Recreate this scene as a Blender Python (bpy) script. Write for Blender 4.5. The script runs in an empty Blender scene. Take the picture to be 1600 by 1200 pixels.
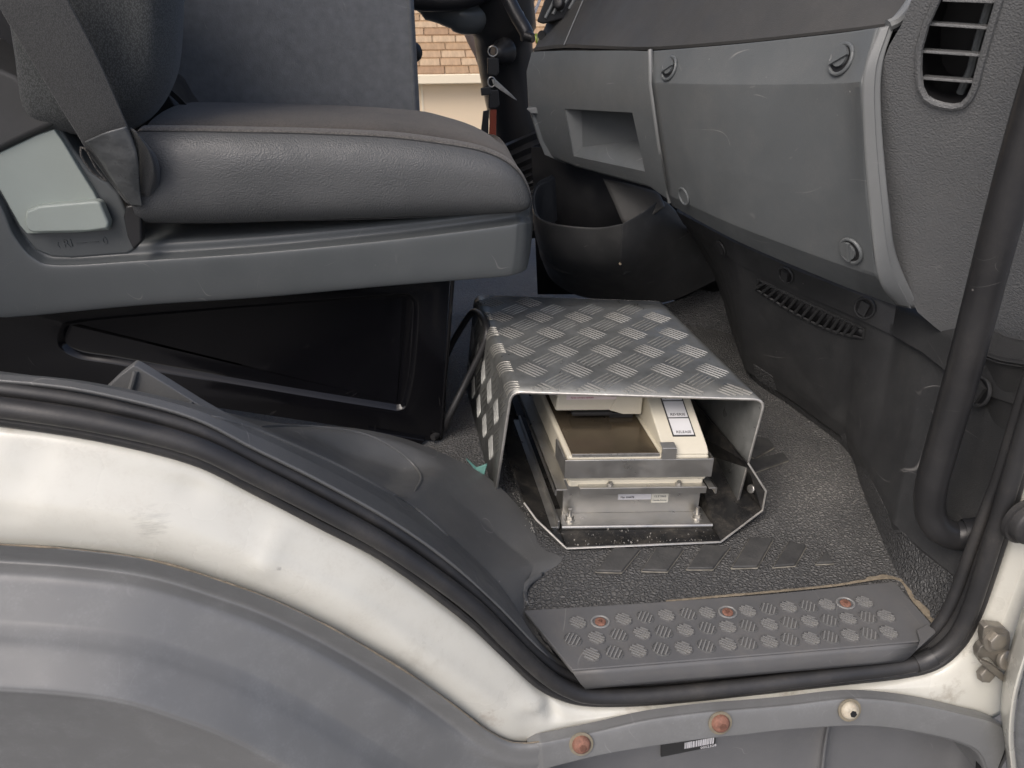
import bpy, bmesh, math, random
from mathutils import Vector, Matrix, noise
random.seed(7)
R = math.radians
scene = bpy.context.scene
col = scene.collection

# ---------------------------------------------------------------- camera
cam_data = bpy.data.cameras.new("camera")
cam_data.sensor_width = 36.0
cam_data.lens = 27.045
cam_data.clip_start = 0.02
cam_data.clip_end = 500
cam_data.dof.use_dof = True
cam_data.dof.focus_distance = 0.98
cam_data.dof.aperture_fstop = 18
cam = bpy.data.objects.new("camera", cam_data)
col.objects.link(cam)
cam.location = (0,-0.55,0.65)
cam.rotation_euler = (R(90 - 28.6), 0, R(-6))
scene.camera = cam
VIEW = Vector(cam.location)

# ---------------------------------------------------------------- daylight
SUN_EL, SUN_AZ = 50.0, 222.0        # azimuth clockwise from +y, where the light comes from
world = bpy.data.worlds.new("World")
scene.world = world
world.use_nodes = True
wn = world.node_tree.nodes
wl = world.node_tree.links
bgn = wn.get("Background") or wn.new("ShaderNodeBackground")
won = wn.get("World Output") or wn.new("ShaderNodeOutputWorld")
sky = wn.new("ShaderNodeTexSky")
sky.sky_type = 'NISHITA'
sky.sun_disc = False
sky.sun_elevation = R(SUN_EL)
sky.sun_rotation = R(SUN_AZ)
sky.dust_density = 4.6
sky.air_density = 0.7
sky.ozone_density = 0.5
sky.altitude = 100
wl.new(sky.outputs[0], bgn.inputs[0])
wl.new(bgn.outputs[0], won.inputs[0])
bgn.inputs[1].default_value = 0.15
sun_data = bpy.data.lights.new("sun", 'SUN')
sun_data.energy = 0.8
sun_data.angle = R(35)
sun_data.color = (1.0, 0.99, 0.975)
sun = bpy.data.objects.new("sun", sun_data)
col.objects.link(sun)
sd = Vector((math.sin(R(SUN_AZ)) * math.cos(R(SUN_EL)), math.cos(R(SUN_AZ)) * math.cos(R(SUN_EL)), math.sin(R(SUN_EL))))
sun.rotation_euler = sd.to_track_quat('Z', 'Y').to_euler()
sun.location = sd * 20
scene.view_settings.view_transform = 'Standard'
scene.view_settings.look = 'None'
scene.view_settings.gamma = 1
scene.view_settings.exposure = 0.48

# ---------------------------------------------------------------- mesh helpers
class Mb:
    def __init__(s): s.v = []; s.f = []; s.m = []
    def face(s, idx, m=0): s.f.append(tuple(idx)); s.m.append(m)
    def pts(s, vs):
        k = len(s.v); s.v += [tuple(p) for p in vs]; return list(range(k, k + len(vs)))
    def poly(s, vs, m=0): s.face(s.pts(vs), m); return s
    def rings(s, rings, closed=True, caps=(True, True), m=0):
        ids = [s.pts(r) for r in rings]; n = len(ids[0])
        for a, b in zip(ids, ids[1:]):
            for i in range(n if closed else n - 1):
                j = (i + 1) % n
                s.face((a[i], a[j], b[j], b[i]), m)
        if closed and caps[0]: s.face(ids[0][::-1], m)
        if closed and caps[1]: s.face(ids[-1], m)
        return s
    def prism(s, outline, vec, m=0):
        v = Vector(vec)
        return s.rings([[Vector(p) for p in outline], [Vector(p) + v for p in outline]], m=m)
    def box(s, c, size, rot=None, m=0):
        c = Vector(c); hx, hy, hz = [k / 2 for k in size]
        q = [Vector(p) for p in ((-hx,-hy,-hz),(hx,-hy,-hz),(hx,hy,-hz),(-hx,hy,-hz))]
        t = [p + Vector((0,0,2*hz)) for p in q]
        if rot is not None: q = [rot @ p for p in q]; t = [rot @ p for p in t]
        return s.rings([[c + p for p in q], [c + p for p in t]], m=m)
    def tube(s, path, r, n=12, caps=True, flat=1.0, m=0):
        path = [Vector(p) for p in path]; rr = r if isinstance(r, (list, tuple)) else [r] * len(path)
        T = [(path[min(i+1, len(path)-1)] - path[max(i-1, 0)]).normalized() for i in range(len(path))]
        u = T[0].orthogonal().normalized(); rings = []
        for i, p in enumerate(path):
            u = (u - T[i] * u.dot(T[i])).normalized(); w = T[i].cross(u)
            rings.append([p + (u * math.cos(a) * flat + w * math.sin(a)) * rr[i] for a in [2*math.pi*k/n for k in range(n)]])
        return s.rings(rings, caps=(caps, caps), m=m)
    def disc(s, c, nrm, r, h, n=20, up=None, sx=1.0, m=0, dome=0.0):
        nrm = Vector(nrm).normalized(); u = Vector(up) if up else nrm.orthogonal()
        u = (u - nrm * u.dot(nrm)).normalized(); w = nrm.cross(u); c = Vector(c)
        def ring(rad, z): return [c + u*math.cos(2*math.pi*k/n)*rad*sx + w*math.sin(2*math.pi*k/n)*rad + nrm*z for k in range(n)]
        rs = [ring(r, 0), ring(r, h)]
        if dome:
            for q in (0.25, 0.5, 0.72, 0.9): rs.append(ring(r * math.sqrt(max(0, 1 - q*q)), h + dome * q))
        return s.rings(rs, m=m)

def cr(pts, n):
    """n points on a Catmull-Rom curve through pts"""
    p = [Vector(q) for q in pts]
    if len(p) == 1: return [p[0].copy() for _ in range(n)]
    out = []
    for k in range(n):
        t = k / (n - 1) * (len(p) - 1); i = min(int(t), len(p) - 2); f = t - i
        p0 = p[i-1] if i else p[0]*2 - p[1]; p1 = p[i]; p2 = p[i+1]; p3 = p[i+2] if i + 2 < len(p) else p[-1]*2 - p[-2]
        out.append(0.5 * ((2*p1) + (p2-p0)*f + (2*p0-5*p1+4*p2-p3)*f*f + (3*p1-p0-3*p2+p3)*f*f*f))
    return out

def lin(pts, n):
    p = [Vector(q) for q in pts]; out = []
    for k in range(n):
        t = k / (n - 1) * (len(p) - 1); i = min(int(t), len(p) - 2)
        out.append(p[i].lerp(p[i+1], t - i))
    return out

def sheet(rows, nu, nv, fu=cr, fv=cr):
    """grid of points through a net of rows"""
    a = [fu(r, nu) for r in rows]
    cols = [fv([a[j][i] for j in range(len(a))], nv) for i in range(nu)]
    return [[cols[i][j] for i in range(nu)] for j in range(nv)]

def grid(g, m=0, mb=None):
    mb = mb or Mb()
    return mb.rings(g, closed=False, m=m)

def pocket(g, a, b, width, amp, d=(0, 1, 0)):
    """flat-bottomed hollow with a steep rim along the line a-b"""
    a, b, d = Vector(a), Vector(b), Vector(d); ab = b - a
    for r in g:
        for k, p in enumerate(r):
            t = max(0, min(1, (p - a).dot(ab) / max(ab.length_squared, 1e-9)))
            q = (p - (a + ab * t)).length / width
            f = max(0.0, min(1.0, (1.0 - q) / 0.35)); r[k] = p + d * amp * f * f * (3 - 2*f)
    return g

def dent(g, a, b, width, amp, d=(0, 1, 0)):
    """press a groove (amp > 0) or a rib along the line a-b"""
    a, b, d = Vector(a), Vector(b), Vector(d); ab = b - a
    for r in g:
        for k, p in enumerate(r):
            t = max(0, min(1, (p - a).dot(ab) / max(ab.length_squared, 1e-9)))
            q = (p - (a + ab * t)).length / width
            if q < 3: r[k] = p + d * amp * math.exp(-q*q)
    return g

def fill(outer, holes=(), vec=None):
    """flat face with holes"""
    bm = bmesh.new(); es = []
    for loop in [outer] + list(holes):
        vs = [bm.verts.new(p) for p in loop]
        es += [bm.edges.new((vs[i], vs[(i+1) % len(vs)])) for i in range(len(vs))]
    bmesh.ops.triangle_fill(bm, use_beauty=True, use_dissolve=False, edges=es)
    bm.verts.index_update()
    mb = Mb(); mb.v = [tuple(v.co) for v in bm.verts]
    for f in bm.faces: mb.face([v.index for v in f.verts])
    bm.free()
    return mb

def wpos(o):
    p = Vector((0, 0, 0))
    while o is not None: p += o.location; o = o.parent
    return p

def put(name, me, parent=None, loc=None, rot=None):
    o = bpy.data.objects.new(name, me); col.objects.link(o)
    if parent is not None: o.parent = parent
    if loc is not None: o.location = Vector(loc) - (wpos(parent) if parent is not None else Vector((0,0,0)))
    if rot is not None: o.rotation_mode = 'QUATERNION'; o.rotation_quaternion = rot
    return o

def mesh_of(name, mb, mats, off=(0,0,0), front=None, ang=38):
    me = bpy.data.meshes.new(name); off = Vector(off)
    me.from_pydata([tuple(Vector(p) - off) for p in mb.v], [], mb.f)
    for m in (mats if isinstance(mats, (list, tuple)) else [mats]): me.materials.append(m)
    if any(mb.m): me.polygons.foreach_set("material_index", mb.m)
    bm = bmesh.new(); bm.from_mesh(me)
    bmesh.ops.remove_doubles(bm, verts=bm.verts, dist=1e-6)
    bmesh.ops.recalc_face_normals(bm, faces=bm.faces)
    if front is not None:
        f = Vector(front) - off
        if sum((f - p.calc_center_median()).normalized().dot(p.normal) * p.calc_area() for p in bm.faces) < 0:
            bmesh.ops.reverse_faces(bm, faces=bm.faces)
    bm.to_mesh(me); bm.free()
    me.polygons.foreach_set("use_smooth", [True] * len(me.polygons))
    if ang: me.set_sharp_from_angle(angle=R(ang))
    return me

def obj(name, mb, mats, parent=None, bevel=0, seg=2, solid=0, sub=0, ang=38, front=None, at=None):
    """link a mesh given in world coordinates as ONE object"""
    off = wpos(parent) if parent is not None else Vector(at or (0,0,0))
    if solid and front is None: front = VIEW
    o = put(name, mesh_of(name, mb, mats, off, front, None if bevel else ang), parent)
    if parent is None and at: o.location = at
    if solid:
        m = o.modifiers.new("thickness", 'SOLIDIFY'); m.thickness = solid; m.offset = -1
    if sub:
        m = o.modifiers.new("round", 'SUBSURF'); m.levels = sub; m.render_levels = sub
    if bevel:
        m = o.modifiers.new("edge", 'BEVEL'); m.width = bevel; m.segments = seg; m.limit_method = 'ANGLE'; m.angle_limit = R(28); m.harden_normals = True
    return o

from mathutils.bvhtree import BVHTree
def snap(o, p):
    """point and normal where a fitting sits on the surface of o"""
    off = wpos(o); t = BVHTree.FromPolygons([v.co + off for v in o.data.vertices], [q.vertices for q in o.data.polygons])
    q = Vector(p); c, n, _, _ = t.ray_cast(VIEW, (q - VIEW).normalized())
    if c is None: c, n, _, _ = t.find_nearest(q)
    return c, (n if n.dot(VIEW - c) > 0 else -n)

def tag(o, label, cat, group=None, kind=None):
    if label: o["label"] = label
    if cat: o["category"] = cat
    if group: o["group"] = group
    if kind: o["kind"] = kind
    return o

def thing(name, label, cat, loc=(0,0,0), group=None):
    o = bpy.data.objects.new(name, None); col.objects.link(o); o.location = loc
    o.empty_display_size = 0.05
    return tag(o, label, cat, group)

def text(name, body, size, m, parent, c, right, up, depth=0.0002):
    """flat print: letters as a mesh centred at c, reading along right"""
    cu = bpy.data.curves.new(name, 'FONT'); cu.body = body; cu.size = size; cu.align_x = 'CENTER'; cu.align_y = 'CENTER'; cu.extrude = depth; cu.resolution_u = 2
    t = bpy.data.objects.new(name, cu); col.objects.link(t)
    dg = bpy.context.evaluated_depsgraph_get(); dg.update()
    me = bpy.data.meshes.new_from_object(t.evaluated_get(dg))
    bpy.data.objects.remove(t); bpy.data.curves.remove(cu)
    me.materials.clear(); me.materials.append(m)
    r = Vector(right).normalized(); u = Vector(up); u = (u - r * u.dot(r)).normalized(); n = r.cross(u)
    M = Matrix((r, u, n)).transposed()
    off = wpos(parent); cc = Vector(c)
    for v in me.vertices: v.co = M @ v.co + cc - off
    return put(name, me, parent)

# ---------------------------------------------------------------- materials
def nodes(name):
    m = bpy.data.materials.new(name); m.use_nodes = True
    nt = m.node_tree; return m, nt, nt.nodes["Principled BSDF"]

def N(nt, kind, **kw):
    n = nt.nodes.new(kind)
    for k, v in kw.items():
        if k.startswith("i_"): n.inputs[k[2:].replace("_", " ")].default_value = v
        else: setattr(n, k, v)
    return n

def ramp(nt, src, a, b, ca=(0,0,0,1), cb=(1,1,1,1)):
    r = nt.nodes.new("ShaderNodeValToRGB"); e = r.color_ramp.elements
    e[0].position = a; e[1].position = b; e[0].color = ca; e[1].color = cb
    nt.links.new(src, r.inputs[0]); return r

def mixc(nt, fac, a, b, mode='MIX'):
    m = nt.nodes.new("ShaderNodeMix"); m.data_type = 'RGBA'; m.blend_type = mode
    for s, v in ((0, fac), (6, a), (7, b)):
        if hasattr(v, "links") or hasattr(v, "is_linked"): nt.links.new(v, m.inputs[s])
        else: m.inputs[s].default_value = v if s == 0 else (tuple(v) + (1,))[:4]
    return m.outputs[2]

def math_(nt, op, a, b=None):
    m = nt.nodes.new("ShaderNodeMath"); m.operation = op
    for i, v in enumerate((a, b)):
        if v is None: continue
        if hasattr(v, "is_linked"): nt.links.new(v, m.inputs[i])
        else: m.inputs[i].default_value = v
    return m.outputs[0]

def surface(name, c, rough=0.5, metal=0.0, spec=0.5, var=0.18, vscale=9, grain=None, gs=0.2, gkind='VORONOI',
            dust=None, damt=0.0, dscale=14, scratch=0.0, scol=None, sscale=22, rvar=0.1, coat=0.0, wave=None, sheen=0, gdist=0.0006):
    """one material: base colour with slow mottling, fine relief, dust patches and hairline scratches"""
    m, nt, b = nodes(name); L = nt.links.new
    tc = N(nt, "ShaderNodeTexCoord").outputs["Object"]
    n1 = N(nt, "ShaderNodeTexNoise", i_Scale=vscale, i_Detail=6, i_Roughness=0.6); L(tc, n1.inputs["Vector"])
    v = ramp(nt, n1.outputs[0], 0.3, 0.72)
    hi = tuple(k * (1 + var) for k in c); lo = tuple(k * (1 - var) for k in c)
    colr = mixc(nt, v.outputs[0], lo, hi)
    if damt:
        n2 = N(nt, "ShaderNodeTexNoise", i_Scale=dscale, i_Detail=9, i_Roughness=0.72); L(tc, n2.inputs["Vector"])
        d = ramp(nt, n2.outputs[0], 0.46, 0.78)
        n3 = N(nt, "ShaderNodeTexNoise", i_Scale=420, i_Detail=2); L(tc, n3.inputs["Vector"])
        sp = ramp(nt, n3.outputs[0], 0.45, 0.7)
        f = math_(nt, 'MULTIPLY', math_(nt, 'ADD', math_(nt, 'MULTIPLY', sp.outputs[0], 0.6), 0.4), d.outputs[0])
        colr = mixc(nt, math_(nt, 'MULTIPLY', f, damt), colr, dust)
    if scratch:
        lines = None
        for rx, st in ((0.6, 1.0), (-0.9, 1.3), (2.0, 0.8)):      # three families of fine curved hairlines
            mp = N(nt, "ShaderNodeMapping"); mp.inputs["Rotation"].default_value = (rx, rx * 0.7, rx * 1.3); mp.inputs["Scale"].default_value = (1.0, 0.25, 1.0); L(tc, mp.inputs[0])
            cn = N(nt, "ShaderNodeTexNoise", i_Scale=sscale * st, i_Detail=0.6, i_Distortion=0.3); L(mp.outputs[0], cn.inputs["Vector"])
            df = math_(nt, 'ABSOLUTE', math_(nt, 'SUBTRACT', cn.outputs[0], 0.5))
            l1 = ramp(nt, df, 0.0004, 0.0022, (1,1,1,1), (0,0,0,1)).outputs[0]
            nm = N(nt, "ShaderNodeTexNoise", i_Scale=19 * st, i_Detail=3); L(mp.outputs[0], nm.inputs["Vector"])
            l1 = math_(nt, 'MULTIPLY', l1, ramp(nt, nm.outputs[0], 0.60, 0.70).outputs[0])
            lines = l1 if lines is None else math_(nt, 'MAXIMUM', lines, l1)
        nm = N(nt, "ShaderNodeTexNoise", i_Scale=16, i_Detail=4); L(tc, nm.inputs["Vector"])
        mk = ramp(nt, nm.outputs[0], 0.55, 0.68)
        f = math_(nt, 'MULTIPLY', lines, scratch)
        # tiny flecks
        fl = N(nt, "ShaderNodeTexVoronoi", feature='F1', i_Scale=55); L(tc, fl.inputs["Vector"])
        fr = ramp(nt, fl.outputs[0], 0.03, 0.07, (1,1,1,1), (0,0,0,1))
        f = math_(nt, 'MAXIMUM', f, math_(nt, 'MULTIPLY', math_(nt, 'MULTIPLY', fr.outputs[0], mk.outputs[0]), scratch))
        colr = mixc(nt, f, colr, scol or (0.55, 0.53, 0.5))
    L(colr, b.inputs["Base Color"])
    b.inputs["Metallic"].default_value = metal
    b.inputs["Specular IOR Level"].default_value = spec
    if coat: b.inputs["Coat Weight"].default_value = coat; b.inputs["Coat Roughness"].default_value = 0.05
    if sheen: b.inputs["Sheen Weight"].default_value = sheen
    n4 = N(nt, "ShaderNodeTexNoise", i_Scale=vscale * 3, i_Detail=5); L(tc, n4.inputs["Vector"])
    rr = N(nt, "ShaderNodeMapRange"); L(n4.outputs[0], rr.inputs[0])
    rr.inputs[1].default_value = 0.3; rr.inputs[2].default_value = 0.7
    rr.inputs[3].default_value = max(0.02, rough - rvar); rr.inputs[4].default_value = min(1, rough + rvar)
    L(rr.outputs[0], b.inputs["Roughness"])
    if grain:
        if gkind == 'VORONOI':
            g = N(nt, "ShaderNodeTexVoronoi", feature='SMOOTH_F1', i_Scale=grain, i_Smoothness=0.6)
            h = g.outputs[0]
        elif gkind == 'NOISE':
            g = N(nt, "ShaderNodeTexNoise", i_Scale=grain, i_Detail=3); h = g.outputs[0]
        L(tc, g.inputs["Vector"])
        bp = N(nt, "ShaderNodeBump", i_Strength=gs, i_Distance=gdist); bp.invert = gkind == 'VORONOI'
        L(h, bp.inputs["Height"]); L(bp.outputs[0], b.inputs["Normal"])
    return m

def weave(name, c1, c2, scale, rough=0.9, gs=0.4, dust=None, damt=0):
    """woven cloth: small thread cells"""
    m, nt, b = nodes(name); L = nt.links.new
    tc = N(nt, "ShaderNodeTexCoord").outputs["Object"]
    mp = N(nt, "ShaderNodeMapping"); mp.inputs["Rotation"].default_value = (0.2, 0.7, 0.3); mp.inputs["Scale"].default_value = (1.0, 1.0, 0.6); L(tc, mp.inputs[0])
    vo = N(nt, "ShaderNodeTexVoronoi", feature='F1', i_Scale=scale, i_Randomness=0.9); L(mp.outputs[0], vo.inputs["Vector"])
    n = N(nt, "ShaderNodeTexNoise", i_Scale=scale * 1.5, i_Detail=3); L(tc, n.inputs["Vector"])
    h = math_(nt, 'ADD', math_(nt, 'SUBTRACT', 1.0, vo.outputs[0]), math_(nt, 'MULTIPLY', n.outputs[0], 0.4))
    colr = mixc(nt, ramp(nt, h, 0.55, 1.15).outputs[0], c1, c2)
    if damt:
        n2 = N(nt, "ShaderNodeTexNoise", i_Scale=9, i_Detail=8, i_Roughness=0.7); L(tc, n2.inputs["Vector"])
        colr = mixc(nt, math_(nt, 'MULTIPLY', ramp(nt, n2.outputs[0], 0.35, 0.75).outputs[0], damt), colr, dust)
    L(colr, b.inputs["Base Color"]); b.inputs["Roughness"].default_value = rough
    b.inputs["Specular IOR Level"].default_value = 0.25; b.inputs["Sheen Weight"].default_value = 0.15
    bp = N(nt, "ShaderNodeBump", i_Strength=gs, i_Distance=0.0008); L(h, bp.inputs["Height"]); L(bp.outputs[0], b.inputs["Normal"])
    return m

M = {}
M['white'] = surface('white_paint', (0.64, 0.632, 0.565), 0.3, var=0.03, vscale=5, dust=(0.36, 0.32, 0.25), damt=0.36, dscale=24, rvar=0.1, coat=0.4)
M['rubber'] = surface('seal_rubber', (0.028, 0.028, 0.029), 0.5, var=0.25, grain=700, gs=0.15, gkind='NOISE', dust=(0.16, 0.14, 0.11), damt=0.28, dscale=18)
M['fender'] = surface('grey_fender_plastic', (0.158, 0.161, 0.160), 0.42, var=0.06, vscale=6, grain=1400, gs=0.12, gkind='NOISE', dust=(0.36, 0.37, 0.37), damt=0.3, dscale=30, scratch=0.12, scol=(0.6,0.6,0.6))
M['step'] = surface('grey_step_plastic', (0.15, 0.152, 0.155), 0.5, var=0.08, grain=1400, gs=0.12, gkind='NOISE', dust=(0.25,0.24,0.22), damt=0.3, scratch=0.3)
M['tread'] = surface('sill_plate_plastic', (0.112, 0.113, 0.114), 0.5, var=0.12, grain=1300, gs=0.15, gkind='NOISE', dust=(0.24, 0.21, 0.17), damt=0.35, dscale=20, scratch=0.4)
M['stud'] = surface('lit_stud_plastic', (0.21, 0.21, 0.205), 0.42, var=0.15, dust=(0.3, 0.27, 0.22), damt=0.4, dscale=40)  # paler than the plate: light on the ridge tops put into the colour
M['trim'] = surface('black_trim_plastic', (0.112, 0.114, 0.113), 0.42, var=0.12, grain=800, gs=0.3, dust=(0.16, 0.15, 0.13), damt=0.3, dscale=16, scratch=0.5)
M['kick'] = surface('black_kick_plastic', (0.036, 0.037, 0.038), 0.5, var=0.15, grain=900, gs=0.25, dust=(0.13, 0.127, 0.12), damt=0.3, dscale=20, scratch=0.35, sscale=14)
M['dash'] = surface('grey_dash_plastic', (0.122, 0.132, 0.136), 0.48, var=0.08, grain=850, gs=0.22, dust=(0.26, 0.25, 0.23), damt=0.3, dscale=16, scratch=0.6, sscale=13)
M['dash_top'] = surface('dark_dash_plastic', (0.058, 0.058, 0.057), 0.65, var=0.1, grain=850, gs=0.25, dust=(0.14,0.13,0.12), damt=0.25)
M['edge'] = surface('pale_edge_plastic', (0.20, 0.208, 0.208), 0.5, var=0.08, grain=850, gs=0.2, scratch=0.2)
M['side'] = surface('grained_side_plastic', (0.138, 0.142, 0.144), 0.48, var=0.06, grain=560, gs=0.65, dust=(0.25,0.24,0.22), damt=0.2, dscale=14, scratch=0.2, gdist=0.0009)
M['seat_plastic'] = surface('seat_base_plastic', (0.088, 0.096, 0.098), 0.38, var=0.06, grain=1100, gs=0.12, dust=(0.2,0.2,0.19), damt=0.15, scratch=0.2, sscale=14)
M['lever'] = surface('pale_green_plastic', (0.33, 0.37, 0.34), 0.4, var=0.04, dust=(0.25,0.25,0.22), damt=0.2, scratch=0.1)
M['leather'] = surface('grey_leather', (0.082, 0.085, 0.086), 0.5, var=0.07, vscale=14, grain=560, gs=0.5, dust=(0.15,0.14,0.13), damt=0.12, gdist=0.0012)
M['vinyl'] = surface('blue_grey_vinyl', (0.155, 0.162, 0.168), 0.55, var=0.16, vscale=60, grain=600, gs=0.4, dust=(0.2, 0.21, 0.22), damt=0.35, dscale=25, scratch=0.25)
M['cloth'] = weave('dark_seat_cloth', (0.045, 0.048, 0.048), (0.095, 0.10, 0.098), 760)
M['cloth_top'] = weave('worn_brown_cloth', (0.03, 0.027, 0.023), (0.085, 0.077, 0.067), 620, gs=0.7, dust=(0.125, 0.105, 0.085), damt=0.6)
M['piping'] = weave('grey_brown_twill', (0.072, 0.067, 0.06), (0.165, 0.155, 0.14), 560, gs=0.7)
M['belt'] = weave('belt_webbing', (0.045, 0.046, 0.046), (0.078, 0.08, 0.079), 1000, rough=0.6)
M['sleeve'] = surface('belt_label_film', (0.11, 0.115, 0.115), 0.35, var=0.2, vscale=60, grain=60, gs=0.5, gkind='NOISE', gdist=0.003)
M['gloss'] = surface('gloss_black_steel', (0.004, 0.004, 0.005), 0.14, spec=0.4, var=0.1, rvar=0.05, scratch=0.04, sscale=9)
M['black_paint'] = surface('black_steel', (0.014, 0.014, 0.014), 0.3, var=0.2, dust=(0.35, 0.31, 0.25), damt=0.35, dscale=30, scratch=0.5, sscale=20)
M['black'] = surface('black_plastic', (0.016, 0.016, 0.017), 0.4, var=0.15, grain=900, gs=0.1, gkind='NOISE')
M['dark'] = surface('dark_void_plastic', (0.006, 0.006, 0.007), 0.6, var=0.1)
M['handle'] = surface('black_handle', (0.022, 0.022, 0.023), 0.42, var=0.15, grain=1000, gs=0.2, gkind='NOISE', dust=(0.12, 0.11, 0.1), damt=0.25, dscale=20, scratch=0.3)
M['mat'] = None
M['plate'] = surface('tread_plate_aluminium', (0.21, 0.215, 0.205), 0.4, metal=0.55, var=0.3, vscale=22, grain=520, gs=0.3, gkind='NOISE', dust=(0.12, 0.12, 0.11), damt=0.5, dscale=34, rvar=0.14)
M['bar_lit'] = surface('lit_bar_aluminium', (0.43, 0.425, 0.40), 0.34, metal=0.6, var=0.12, vscale=40, rvar=0.1)  # bars catching the sky: same metal, the light put into a brighter colour
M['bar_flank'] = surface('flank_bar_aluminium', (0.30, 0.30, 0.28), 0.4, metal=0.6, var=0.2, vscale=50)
M['bar_shaded'] = surface('shaded_bar_aluminium', (0.40, 0.39, 0.355), 0.42, metal=0.55, var=0.3, vscale=70, rvar=0.1)  # crosswise bars: same metal, weaker light put into the colour
M['alu'] = surface('brushed_aluminium', (0.50, 0.49, 0.46), 0.38, metal=0.9, var=0.1, vscale=18, dust=(0.48, 0.43, 0.36), damt=0.45, dscale=36, rvar=0.12, grain=900, gs=0.1, gkind='NOISE', scratch=0.2, scol=(0.25,0.24,0.22))
M['cut'] = surface('cut_aluminium_edge', (0.62, 0.60, 0.56), 0.45, metal=0.7, var=0.2, vscale=90)
M['cream'] = surface('cream_printer_plastic', (0.60, 0.562, 0.455), 0.42, var=0.05, vscale=12, dust=(0.4, 0.34, 0.24), damt=0.25, dscale=26)
M['bed'] = surface('brown_printer_bed', (0.16, 0.13, 0.09), 0.22, metal=0.7, var=0.2, vscale=20, dust=(0.35,0.3,0.24), damt=0.15, dscale=60, rvar=0.06)
M['steel'] = surface('zinc_steel', (0.5, 0.49, 0.46), 0.35, metal=0.9, var=0.2, vscale=150, dust=(0.4,0.34,0.26), damt=0.3, dscale=80)
M['old_steel'] = surface('grimy_hinge_steel', (0.27, 0.25, 0.215), 0.42, metal=0.6, var=0.2, vscale=60, dust=(0.26, 0.21, 0.15), damt=0.4, dscale=60)
M['rust'] = surface('rusted_bolt', (0.21, 0.10, 0.07), 0.75, var=0.45, vscale=180, grain=700, gs=0.8, gkind='NOISE', dust=(0.42, 0.25, 0.17), damt=0.5, dscale=160)
M['shaded_rust'] = surface('shaded_rust', (0.13, 0.06, 0.04), 0.8, var=0.3, vscale=200)  # darker rust: shade of bolt and screw recesses put into the colour
M['pale_bolt'] = surface('flaking_cream_bolt', (0.46, 0.42, 0.33), 0.6, var=0.3, vscale=140, dust=(0.36, 0.17, 0.08), damt=0.6, dscale=150)
M['stain'] = surface('rust_stain', (0.20, 0.175, 0.125), 0.6, var=0.25, vscale=90, dust=(0.2, 0.2, 0.2), damt=0.5, dscale=60)
M['paper'] = surface('white_label_paper', (0.74, 0.73, 0.74), 0.5, var=0.04)
M['paper_cream'] = surface('cream_label_paper', (0.74, 0.72, 0.62), 0.5, var=0.04)
M['paper_pink'] = surface('pale_pink_label', (0.72, 0.62, 0.6), 0.5, var=0.05)
M['ink'] = surface('black_ink', (0.03, 0.03, 0.03), 0.6, var=0.05)
M['grey_ink'] = surface('grey_ink', (0.22, 0.22, 0.22), 0.6, var=0.05)
M['red_ink'] = surface('red_ink', (0.42, 0.08, 0.12), 0.6, var=0.05)
M['button'] = surface('silver_button_film', (0.62, 0.62, 0.62), 0.38, var=0.05)
M['red'] = surface('red_brown_tag', (0.24, 0.045, 0.02), 0.5, var=0.1)
M['teal'] = surface('teal_tape', (0.10, 0.24, 0.21), 0.5, var=0.15)
M['green'] = surface('green_ring', (0.35, 0.45, 0.06), 0.4, var=0.05)
M['dirt'] = surface('sand_dirt', (0.22, 0.185, 0.135), 0.95, var=0.35, vscale=160, grain=500, gs=0.8, gkind='NOISE')
M['mat_rib'] = surface('dark_mat_rib', (0.058, 0.058, 0.057), 0.5, var=0.2, vscale=40, grain=330, gs=0.5, dust=(0.16, 0.15, 0.13), damt=0.35, dscale=40)  # darker than the mat so the chevron bars stand out
M['mat_edge'] = surface('dusty_mat_edge', (0.23, 0.215, 0.18), 0.9, var=0.5, vscale=60)
M['pillar'] = surface('tan_pillar_plastic', (0.42, 0.31, 0.25), 0.6, var=0.06)
M['wall'] = surface('peach_wall', (0.80, 0.65, 0.46), 0.8, var=0.03, vscale=2)
M['wall_trim'] = surface('cream_eave', (0.84, 0.74, 0.56), 0.8, var=0.04, vscale=2)
M['shingles'] = [surface('brown_shingle', c, 0.85, var=0.2, vscale=6) for c in ((0.42,0.285,0.17),(0.37,0.245,0.14),(0.46,0.33,0.205),(0.33,0.21,0.12))]
M['ground'] = surface('grey_concrete', (0.17, 0.165, 0.155), 0.9, var=0.12, vscale=1.2, grain=60, gs=0.3, gkind='NOISE')
M['cab_lining'] = surface('grey_cab_lining', (0.30, 0.30, 0.29), 0.9, var=0.05)

def stain(m, spots):
    """grime patches of their own shape round given places on a painted part"""
    nt = m.node_tree; b = nt.nodes["Principled BSDF"]; L = nt.links.new
    src = b.inputs["Base Color"].links[0].from_socket
    tc = N(nt, "ShaderNodeTexCoord").outputs["Object"]
    for pos, rad, sc, colr, amt, stretch in spots:
        mp = N(nt, "ShaderNodeMapping", vector_type='POINT'); mp.inputs["Scale"].default_value = stretch; L(tc, mp.inputs[0])
        n = N(nt, "ShaderNodeTexNoise", i_Scale=sc, i_Detail=8, i_Roughness=0.7); L(mp.outputs[0], n.inputs["Vector"])
        d = N(nt, "ShaderNodeVectorMath", operation='DISTANCE'); L(tc, d.inputs[0]); d.inputs[1].default_value = pos
        fall = ramp(nt, math_(nt, 'DIVIDE', d.outputs["Value"], rad), 0.15, 1.0, (1,1,1,1), (0,0,0,1))
        f = ramp(nt, math_(nt, 'ADD', n.outputs[0], math_(nt, 'MULTIPLY', math_(nt, 'SUBTRACT', fall.outputs[0], 1.0), 0.5)), 0.36, 0.62)
        src = mixc(nt, math_(nt, 'MULTIPLY', f.outputs[0], amt), src, colr)
    L(src, b.inputs["Base Color"])
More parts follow.
